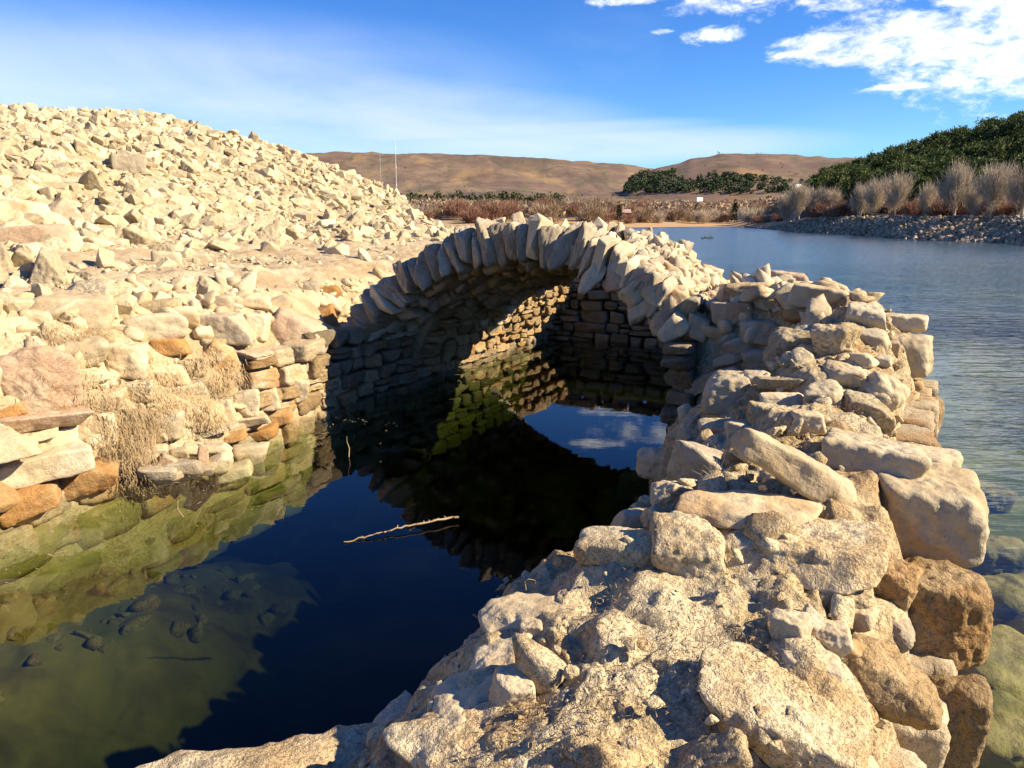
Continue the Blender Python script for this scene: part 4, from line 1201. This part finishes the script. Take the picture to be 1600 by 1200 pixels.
# dry sprigs on the right wall
for (px, py, n_, ln, lb) in [(1112,762,16,0.13,'dry bare sprig growing on the big angular boulder'),(1100,650,10,0.08,'dry sprig on the pond edge of the right wall'),(1340,602,10,0.07,'tiny dry sprig beside the pale rounded stone'),(1045,395,10,0.12,'dry weed stem on top of the arch')]:
    P, _ = hit(px, py, right_h if px != 1045 else haunch)
    P = P + np.array([0.0, -0.06, 0.05])
    o = empty('dry_sprig', tuple(P)); tag(o, lb, 'plant')
    for k in range(n_):
        e = rgt.normal(0, 1, 3) * np.array([0.7, 0.5, 0.5]) + np.array([0, -0.2, 0.7]); e = e / np.linalg.norm(e) * ln * rgt.uniform(0.5, 1)
        obj('stem', mesh('stem', *tube([np.zeros(3), e * 0.5 + rgt.normal(0, 0.006, 3), e], [0.0022, 0.0016, 0.0008], 4), M['straw']), o)
P, _ = hit(1158, 504, right_h)
o = empty('green_weed', tuple(P)); tag(o, 'small green weed growing in the shaded gap beside the arch', 'plant')
for k in range(12):
    e = rgt.normal(0, 1, 3) + np.array([0, -0.3, 1.0]); e = e / np.linalg.norm(e) * rgt.uniform(0.07, 0.14)
    s = np.cross(e, (0, 1, 0.3)); s = s / np.linalg.norm(s) * 0.022
    obj('leaf', mesh('leaf', np.array([np.zeros(3), e * 0.5 + s, e, e * 0.5 - s + np.array([0, 0, 0.006])]), np.array([(0, 1, 2, 3)]), M['leafgreen'], False), o)

# ------------------------------------------------------------------ far shore: trees, shrubs, riprap, hills' woods
def twig_crown(seed, n, rx, rz, up=0.8, wid=0.035, ln=1.1, z0=0.15, shape=1.0):
    rg = np.random.default_rng(seed)
    # clumps so the crown has gaps and an uneven outline
    nc = 16
    cc = rg.normal(0, 1, (nc, 3)); cc /= np.linalg.norm(cc, axis=1)[:, None]; cc *= rg.uniform(0.25, 0.85, nc)[:, None]
    k = rg.integers(nc, size=n)
    q = cc[k] + rg.normal(0, 0.2, (n, 3))
    P = q * np.array([rx, rx, rz]) + np.array([0, 0, rz * (1 + z0)])
    P[:, :2] *= (1 - shape * 0.3 + shape * 0.6 * np.clip(P[:, 2:3] / (2 * rz), 0, 1)) 
    P[:, 2] = np.maximum(P[:, 2], 0.0)
    dirn = np.stack([q[:, 0] * 0.7, q[:, 1] * 0.7, up + 0.3 * q[:, 2]], 1) + rg.normal(0, 0.28, (n, 3))
    dirn /= np.linalg.norm(dirn, axis=1)[:, None]
    L = ln * rg.uniform(0.5, 1.2, n)[:, None]
    s = np.cross(dirn, rg.normal(0, 1, (n, 3))); s /= np.linalg.norm(s, axis=1)[:, None]; s *= wid
    V = np.stack([P - s, P + s, P + dirn * L], 1).reshape(-1, 3)
    F = np.arange(3 * n).reshape(-1, 3)
    t = np.repeat(k / nc, 3)
    return V, F, t
def trunk_mesh(seed, h, r, limbs=7):
    rg = np.random.default_rng(seed); Vs, Fs, b = [], [], 0
    def add(pts, rad):
        nonlocal b
        v, f = tube(pts, rad, 4); Vs.append(v); Fs.append(f + b); b += len(v)
    top = np.array([rg.normal(0, 0.1), rg.normal(0, 0.1), h])
    add([np.zeros(3), top * 0.5 + rg.normal(0, 0.06, 3), top], [r, r * 0.7, r * 0.2])
    for i in range(limbs):
        t = rg.uniform(0.08, 0.7); p = top * t; an = rg.uniform(0, 6.28)
        e = p + np.array([math.cos(an), math.sin(an), 0]) * h * 0.2 * rg.uniform(0.6, 1.2) + np.array([0, 0, h * rg.uniform(0.3, 0.5)])
        add([p, (p + e) / 2 + np.array([math.cos(an), math.sin(an), 0]) * 0.1, e], [r * 0.5, r * 0.35, r * 0.1])
    return np.vstack(Vs), np.vstack(Fs)
def ground_at(px, D):
    a = az_of(px); x, y = D * math.sin(a), D * math.cos(a)
    return x, y, float(terrain(np.array([x]), np.array([y]))[0])

# bare poplars on the right shore
pop = []
for i in range(4):
    V, F, t = twig_crown(70 + i, 2600, 1.5, 2.6, 1.3, 0.022, 1.1, 0.12, 0.9)
    pop.append((mesh('crown', V, F, M['twig_grey'], False, t), mesh('trunk', *trunk_mesh(70 + i, 5.0, 0.13, 12), M['twig_grey'])))
PT = [(1228,150,5.6,'slender bare poplar, leftmost of the bare trees along the riprap shore'),(1248,146,6.6,'bare poplar rising behind the white sign on the right shore'),(1272,143,5.0,'small bare poplar just right of the white sign'),(1297,138,4.8,'short bare poplar at the right end of the first group of bare trees'),
      (1344,118,4.6,'low bare tree, left one of the second group of bare trees'),(1366,115,5.2,'round crowned bare tree in the second group of bare trees'),(1398,112,5.3,'bare tree, right one of the second group of bare trees'),
      (1446,102,4.2,'small bare tree before the pines, left of the tall pair'),(1490,98,5.6,'tall upright bare poplar under the wooded hill'),(1548,92,5.6,'broad bare tree, right one of the tall pair under the wooded hill'),(1597,90,5.0,'bare tree cut by the right edge of the photo'),(1520,97,3.6,'low bare tree between the two tall bare poplars')]
for i, (px, D, h, lb) in enumerate(PT):
    x, y, z = ground_at(px, D)
    o = empty('bare_tree', (x, y, z - 0.1)); tag(o, lb, 'tree', 'bare poplars on the right shore')
    o.scale = (h / 5.6 * 1.05, h / 5.6 * 1.05, h / 5.6); o.rotation_euler = (0, 0, i * 1.7)
    c, t = pop[i % 4]
    obj('trunk', t, o); obj('crown', c, o)
# shrubs
shr = {}
for key, mt_ in (('red', 'twig_red'), ('tan', 'twig_tan'), ('grey', 'twig_grey')):
    shr[key] = []
    for i in range(3):
        V, F, t = twig_crown(90 + i + len(key) * 10, 1100, 1.7, 1.25, 0.8, 0.04, 0.8, -0.15, 0.3)
        shr[key].append(mesh('shrub', V, F, M[mt_], False, t))
def shrub(px, D, h, key, label, group, wide=1.0, i=0):
    x, y, z = ground_at(px, D)
    s = h / 2.7
    o = obj('bare_shrub', shr[key][i % 3], None, (x, y, z - 0.1), (0, 0, i * 2.1), (s * wide, s * wide, s))
    tag(o, label, 'shrub', group)
rs_ = random.Random(3)
for i in range(34):
    px = rs_.uniform(1180, 1620)
    sd_ = float(shore_d(np.array([az_of(px)]))[0])
    shrub(px, sd_ + rs_.uniform(12, 26), rs_.uniform(1.6, 2.8), 'red' if rs_.random() < 0.75 else 'tan', 'bare reddish shrub under the bare trees on the riprap shore', 'reddish shrubs on the right shore', 1.3, i)
for i in range(120):
    px = rs_.uniform(600, 1215)
    sd_ = float(shore_d(np.array([az_of(px)]))[0])
    dd = rs_.uniform(14, 120)
    red = rs_.random() < (0.75 if (px < 800 or 930 < px < 990) and dd < 60 else 0.3)
    h = rs_.uniform(3.2, 6.2) if px < 950 else rs_.uniform(2.2, 5.0)
    front_ = dd < 45
    shrub(px, sd_ + dd, h, 'red' if red else ('tan' if rs_.random() < 0.7 else 'grey'),
          ('bare reddish brown shrub' if red else 'bare tan shrub') + (' at the front of the thicket on the far shore' if front_ else ' at the back of the thicket on the far shore'),
          ('reddish' if red else 'tan') + (' shrubs at the front of the far thicket' if front_ else ' shrubs at the back of the far thicket'), 1.15, i)
# pines
def pine_crown(seed, n=420):
    rg = np.random.default_rng(seed)
    nc = 22
    cz = rg.uniform(0.0, 1.0, nc); an = rg.uniform(0, 6.28, nc); rad = (0.35 + 0.65 * np.sin(np.pi * np.clip(cz * 0.85 + 0.12, 0, 1))) * rg.uniform(0.45, 0.9, nc)
    cc = np.stack([np.cos(an) * rad * 1.9, np.sin(an) * rad * 1.9, 1.6 + cz * 4.6], 1)
    k = rg.integers(nc, size=n)
    P = cc[k] + rg.normal(0, 1, (n, 3)) * np.array([0.40, 0.40, 0.26])
    d = rg.normal(0, 1, (n, 3)) + np.array([0, 0, 0.6]); d /= np.linalg.norm(d, axis=1)[:, None]
    s = np.cross(d, rg.normal(0, 1, (n, 3))); s /= np.linalg.norm(s, axis=1)[:, None]
    L, w = rg.uniform(0.25, 0.5, n)[:, None], 0.13
    V = np.stack([P - s * w, P + s * w, P + d * L], 1).reshape(-1, 3)
    return V, np.arange(3 * n).reshape(-1, 3), np.repeat(k / nc, 3)
pines = []
for i in range(5):
    V, F, t = pine_crown(120 + i, 1700)
    pines.append((mesh('crown', V, F, M['pine_leaf'], False, t), mesh('trunk', *trunk_mesh(130 + i, 5.6, 0.14, 5), M['bark'])))
cnt = 0
pp = []
while len(pp) < 285 and cnt < 6000:
    cnt += 1
    px = rs_.uniform(1262, 1690)
    a = az_of(px); ds_ = float(shore_d(np.array([a]))[0])
    dc = float(np.interp(a, [az_of(1250), az_of(1450), az_of(1650)], [275, 215, 175]))
    D = ds_ + 30 + (dc - ds_ - 22) * rs_.random() ** 0.85
    x, y, z = ground_at(px, D)
    if any((x - q[0]) ** 2 + (y - q[1]) ** 2 < 3.1 ** 2 for q in pp):
        continue
    pp.append((x, y, z, px, D, ds_, dc))
for i, (x, y, z, px, D, ds_, dc) in enumerate(pp):
    f = (D - ds_ - 30) / (dc - ds_ - 22)
    zone_ = 'along the skyline of the wooded hill' if f > 0.8 else ('at the foot of the wooded hill' if f < 0.3 else 'on the slope of the wooded hill')
    zone_ += ', toward its low left end' if px < 1390 else (', above the tall bare poplars' if px < 1520 else ', near the photo edge')
    o = empty('pine_tree', (x, y, z - 0.1)); tag(o, 'dark pine ' + zone_, 'tree', 'pines ' + zone_)
    s = rs_.uniform(0.8, 1.2); o.scale = (s * rs_.uniform(0.9, 1.2), s * rs_.uniform(0.9, 1.2), s); o.rotation_euler = (0, 0, rs_.uniform(0, 6.28))
    c, t = pines[i % 5]
    obj('trunk', t, o); obj('crown', c, o)
# far woods and scrub on the middle hill and plain, as masses
def far_mass(name, pts, size, mat, label, n_leaf=30, hgt=1.3):
    rg = np.random.default_rng(len(pts))
    P = np.repeat(np.array(pts), n_leaf, 0); m = len(P)
    off = rg.normal(0, 1, (m, 3)); off /= np.linalg.norm(off, axis=1)[:, None]
    sz_ = np.repeat(np.array(size), n_leaf)[:, None]
    C = P + off * sz_ * np.array([0.75, 0.75, 0.55 * hgt]) + np.array([0, 0, 0.6 * hgt]) * sz_
    d = rg.normal(0, 1, (m, 3)); d[:, 2] = np.abs(d[:, 2]); d /= np.linalg.norm(d, axis=1)[:, None]
    s = np.cross(d, rg.normal(0, 1, (m, 3))); s /= np.linalg.norm(s, axis=1)[:, None]
    V = np.stack([C - s * sz_ * 0.26, C + s * sz_ * 0.26, C + d * sz_ * 0.5], 1).reshape(-1, 3)
    tag(obj(name, mesh(name, V, np.arange(3 * m).reshape(-1, 3), mat, False, np.repeat(np.repeat(rg.random(len(pts)), n_leaf), 3))), label, kind='stuff')
def pts_from_pixels(n, x0, x1, D0, D1, keep):
    out = []
    for _ in range(n):
        px = rs_.uniform(x0, x1); D = D0 * (D1 / D0) ** rs_.random()
        x, y, z = ground_at(px, D)
        qx, qy, _d = project(np.array([x, y, z]))
        if keep(float(qx), float(qy)):
            out.append((x, y, z))
    return out
wood = pts_from_pixels(4200, 970, 1300, 300, 960, lambda x, y: y > 270 + max(0, (x - 1100)) * 0.12 and y < 303 and x > 975 and math.sin(x * 0.051) + math.sin(x * 0.023 + y * 0.2) + rs_.uniform(-1.2, 1.2) > -0.5 - (y - 275) * 0.04)
far_mass('far_wood', wood, [rs_.uniform(1.8, 3.2) for _ in wood], M['conifer_leaf'], 'dark green wood low on the middle hill', 48)
strip = pts_from_pixels(160, 640, 880, 430, 640, lambda x, y: True)
far_mass('far_tree_strip', strip, [rs_.uniform(2.0, 3.6) for _ in strip], M['scrub'], 'strip of dull green trees on the plain below the brown ridge')
scr = pts_from_pixels(650, 540, 1400, 350, 1500, lambda x, y: y < 320)
far_mass('hill_scrub', scr, [0.5 + 2.6 * rs_.random() ** 3 for _ in scr], M['scrub'], 'scattered scrub on the brown hills', 8, 0.8)
twg = pts_from_pixels(500, 600, 1230, 240, 420, lambda x, y: True)
far_mass('far_thicket', twg, [rs_.uniform(1.5, 3.0) for _ in twg], M['twig_tan'], 'bare brown thicket behind the far shore', 40, 1.2)
# conifers by the far shore
cv = []
for i in range(2):
    rg = np.random.default_rng(140 + i); n = 380
    zt = rg.random(n) ** 0.8; an = rg.uniform(0, 6.28, n); rr = (1 - zt) * 1.1 * rg.uniform(0.3, 1.1, n) + 0.1
    P = np.stack([np.cos(an) * rr, np.sin(an) * rr, 0.4 + zt * 5.2], 1)
    d = np.stack([np.cos(an), np.sin(an), 0.4 + 0 * an], 1) + rg.normal(0, 0.4, (n, 3)); s = np.cross(d, rg.normal(0, 1, (n, 3))); s /= np.linalg.norm(s, axis=1)[:, None]
    V = np.stack([P - s * 0.2, P + s * 0.2, P + d * 0.5], 1).reshape(-1, 3)
    cv.append(mesh('crown', V, np.arange(3 * n).reshape(-1, 3), M['conifer_leaf'], False))
ctr = mesh('trunk', *trunk_mesh(150, 4.8, 0.12, 2), M['bark'])
for i, (px, D, s, lb) in enumerate([(1148,232,0.95,'dark conifer standing alone at the right end of the far thicket'),(967,215,0.8,'small dark conifer in the middle of the far thicket'),(1170,262,0.7,'small green conifer just right of the lone dark conifer')]):
    x, y, z = ground_at(px, D)
    o = empty('conifer_tree', (x, y, z)); tag(o, lb, 'tree'); o.scale = (s, s, s)
    obj('trunk', ctr, o); obj('crown', cv[i % 2], o)
# riprap on the right shore
n = 5200
rgp = np.random.default_rng(17)
pa = np.interp(rgp.random(n), [0, 1], [az_of(1165), az_of(1680)])
pt_ = rgp.uniform(-0.8, 11, n) * ss(pa, az_of(1150), az_of(1260))
pd = shore_d(pa) + 2.0 * np.sin(pa * 37) + pt_
sx, sy = pd * np.sin(pa), pd * np.cos(pa)
S = np.stack([pa, pa, 0.12 + 0.32 * rgp.random(n) ** 2], 1)
sz = np.maximum(terrain(sx, sy), -0.1) + 0.02
rot = rand_rot(rgp, n, 0.7)
M['riprap'] = stone_mat('riprap_stone', (0.27, 0.205, 0.135), (0.42, 0.34, 0.235), (0.17, 0.12, 0.07), 0.4, grey=(0.11, 0.09, 0.065), grey_amt=0.6, var=0.9)
tag(scatter_join('riprap', range(n), [hull_stone(500 + i, (1, 0.8, 0.6), 11) for i in range(12)], M['riprap']), 'grey broken stone covering the right lake shore', kind='stuff')

# ------------------------------------------------------------------ small far things
def box(cx, cy, cz, sx_, sy_, sz_):
    v = np.array([(a, b, c) for a in (-1, 1) for b in (-1, 1) for c in (-1, 1)], float) * np.array([sx_, sy_, sz_]) / 2 + np.array([cx, cy, cz])
    return v, np.array([(0, 1, 3, 2), (4, 6, 7, 5), (0, 4, 5, 1), (2, 3, 7, 6), (0, 2, 6, 4), (1, 5, 7, 3)])
def billboard(px, D, w, h, up, label, legs=2):
    x, y, z = ground_at(px, D)
    o = empty('billboard', (x, y, z)); o.rotation_euler = (0, 0, R(48) - az_of(px)); tag(o, label, 'billboard')
    obj('panel', mesh('panel', *box(0, 0, up + h / 2, w, 0.25, h), M['white'], False), o)
    for s in ((-0.3, 0.3) if legs == 2 else (0,)):
        obj('post', mesh('post', *box(s * w, 0.3, up / 2, 0.18, 0.18, up + h * 0.6), M['metal'], False), o)
billboard(1092, 520, 5.4, 3.0, 3.2, 'white billboard beside the road on the middle hill', 1)
billboard(1243, 158, 1.6, 0.8, 5.6, 'small white sign on a post among the bare poplars', 1)
def mast(px, py_top, D, r, label, mat):
    x, y, z = ground_at(px, D)
    d = ray(px, py_top); zt = CAM_H + D * math.tan(math.asin(d[2]))
    o = empty('radio_mast', (x, y, z - 1)); tag(o, label, 'mast')
    h = zt - z + 1
    obj('shaft', mesh('shaft', *tube([np.zeros(3), np.array([0, 0, h * 0.55]), np.array([0, 0, h])], [r, r * 0.8, r * 0.45], 6), M[mat], False), o)
    for kk_ in (0.35, 0.6, 0.85):
        obj('collar', mesh('collar', *tube([np.array([0, 0, h * kk_]), np.array([0, 0, h * kk_ + 1.2])], [r * 1.6, r * 1.6], 6), M[mat], False), o)
mast(597, 213, 900, 0.2, 'thin faint mast on the ridge, farther of the two', 'metal')
mast(621, 217, 420, 0.15, 'pale mast rising behind the right end of the rubble mound', 'white')
# road on the middle hill
rp = []
for px in np.linspace(925, 1135, 40):
    D = np.interp(px, [925, 1135], [640, 500])
    rp.append(ground_at(px, D))
rp = np.array(rp)
V = np.concatenate([rp + np.array([0, -4, 0.8]), rp + np.array([0, 4, 0.9])]); k_ = len(rp)
F = np.array([(i, i + 1, i + 1 + k_, i + k_) for i in range(k_ - 1)])
tag(obj('road', mesh('road', V, F, M['road'])), 'pale road running along the foot of the middle hill', kind='structure')
# small house
x, y, z = ground_at(978, 235)
o = empty('shed', (x, y, z)); o.scale = (0.6, 0.6, 0.7); tag(o, 'small shed with a pale pink gable roof behind the far thicket', 'shed')
obj('wall', mesh('wall', *box(0, 0, 1.2, 4, 3, 2.4), M['twig_tan'], False), o)
V = np.array([(-2.3, -1.8, 2.3), (2.3, -1.8, 2.3), (2.3, 1.8, 2.3), (-2.3, 1.8, 2.3), (-2.3, 0, 3.8), (2.3, 0, 3.8)])
me = bpy.data.meshes.new('roof'); me.from_pydata(V.tolist(), [], [(0, 1, 5, 4), (2, 3, 4, 5), (0, 4, 3), (1, 2, 5), (3, 2, 1, 0)]); me.materials.append(M['roof'])
obj('roof', me, o)
# white small boat hull on the point of the right shore
P = on_plane(1252, 361.5, 0.02)
Vb_, Fb_ = stone_shape(9, 3, (0.9, 0.35, 0.28), 5, 0, 0.0, 1, 0, 0.0)
Vb_[:, 2] = np.where(Vb_[:, 2] > 0.1, 0.1 + (Vb_[:, 2] - 0.1) * 0.1, Vb_[:, 2])
o = empty('rowing_boat', tuple(P + np.array([0, 0, 0.12]))); o.rotation_euler = (0, 0, 0.3); tag(o, 'tiny white rowing boat at the point of the right shore', 'boat')
obj('hull', mesh('hull', Vb_, Fb_, M['white']), o)
obj('thwart', mesh('thwart', *box(0, 0, 0.14, 0.2, 0.62, 0.04), M['bark'], False), o)
# ducks
db, fb = stone_shape(77, 2, (0.2, 0.1, 0.09), 3, 0, 0, 1, 0, 0)
db[:, 2] += np.where(db[:, 0] < -0.1, 0.05, 0)
hd, fh = stone_shape(78, 2, (0.05, 0.04, 0.045), 3, 0, 0, 1, 0, 0)
nk, fn_ = tube([(0.14, 0, 0.03), (0.19, 0, 0.12), (0.2, 0, 0.18)], [0.045, 0.03, 0.03], 6)
bk, fk = tube([(0.24, 0, 0.2), (0.30, 0, 0.19)], [0.02, 0.01], 6)
me_d = mesh('body', np.vstack([db, nk]), np.array([tuple(f) for f in fb]), M['feather'])
me_n = mesh('neck', nk, fn_, M['feather']); me_h = mesh('head', hd + np.array([0.21, 0, 0.2]), fh, M['feather']); me_b = mesh('bill', bk, fk, M['straw'])
me_d = mesh('body', db, fb, M['feather'])
for i, (px, py) in enumerate([(1098, 372.6), (1103, 371.6), (1108, 372.8), (1112, 372.0)]):
    P = on_plane(px, py, 0.03)
    o = empty('duck', tuple(P)); o.rotation_euler = (0, 0, [0.2, 2.9, 0.5, 3.3][i]); tag(o, 'tiny dark duck in the small flock on the lake beyond the arch', 'duck', 'ducks on the lake')
    for nm, me in (('body', me_d), ('neck', me_n), ('head', me_h), ('bill', me_b)):
        obj(nm, me, o)
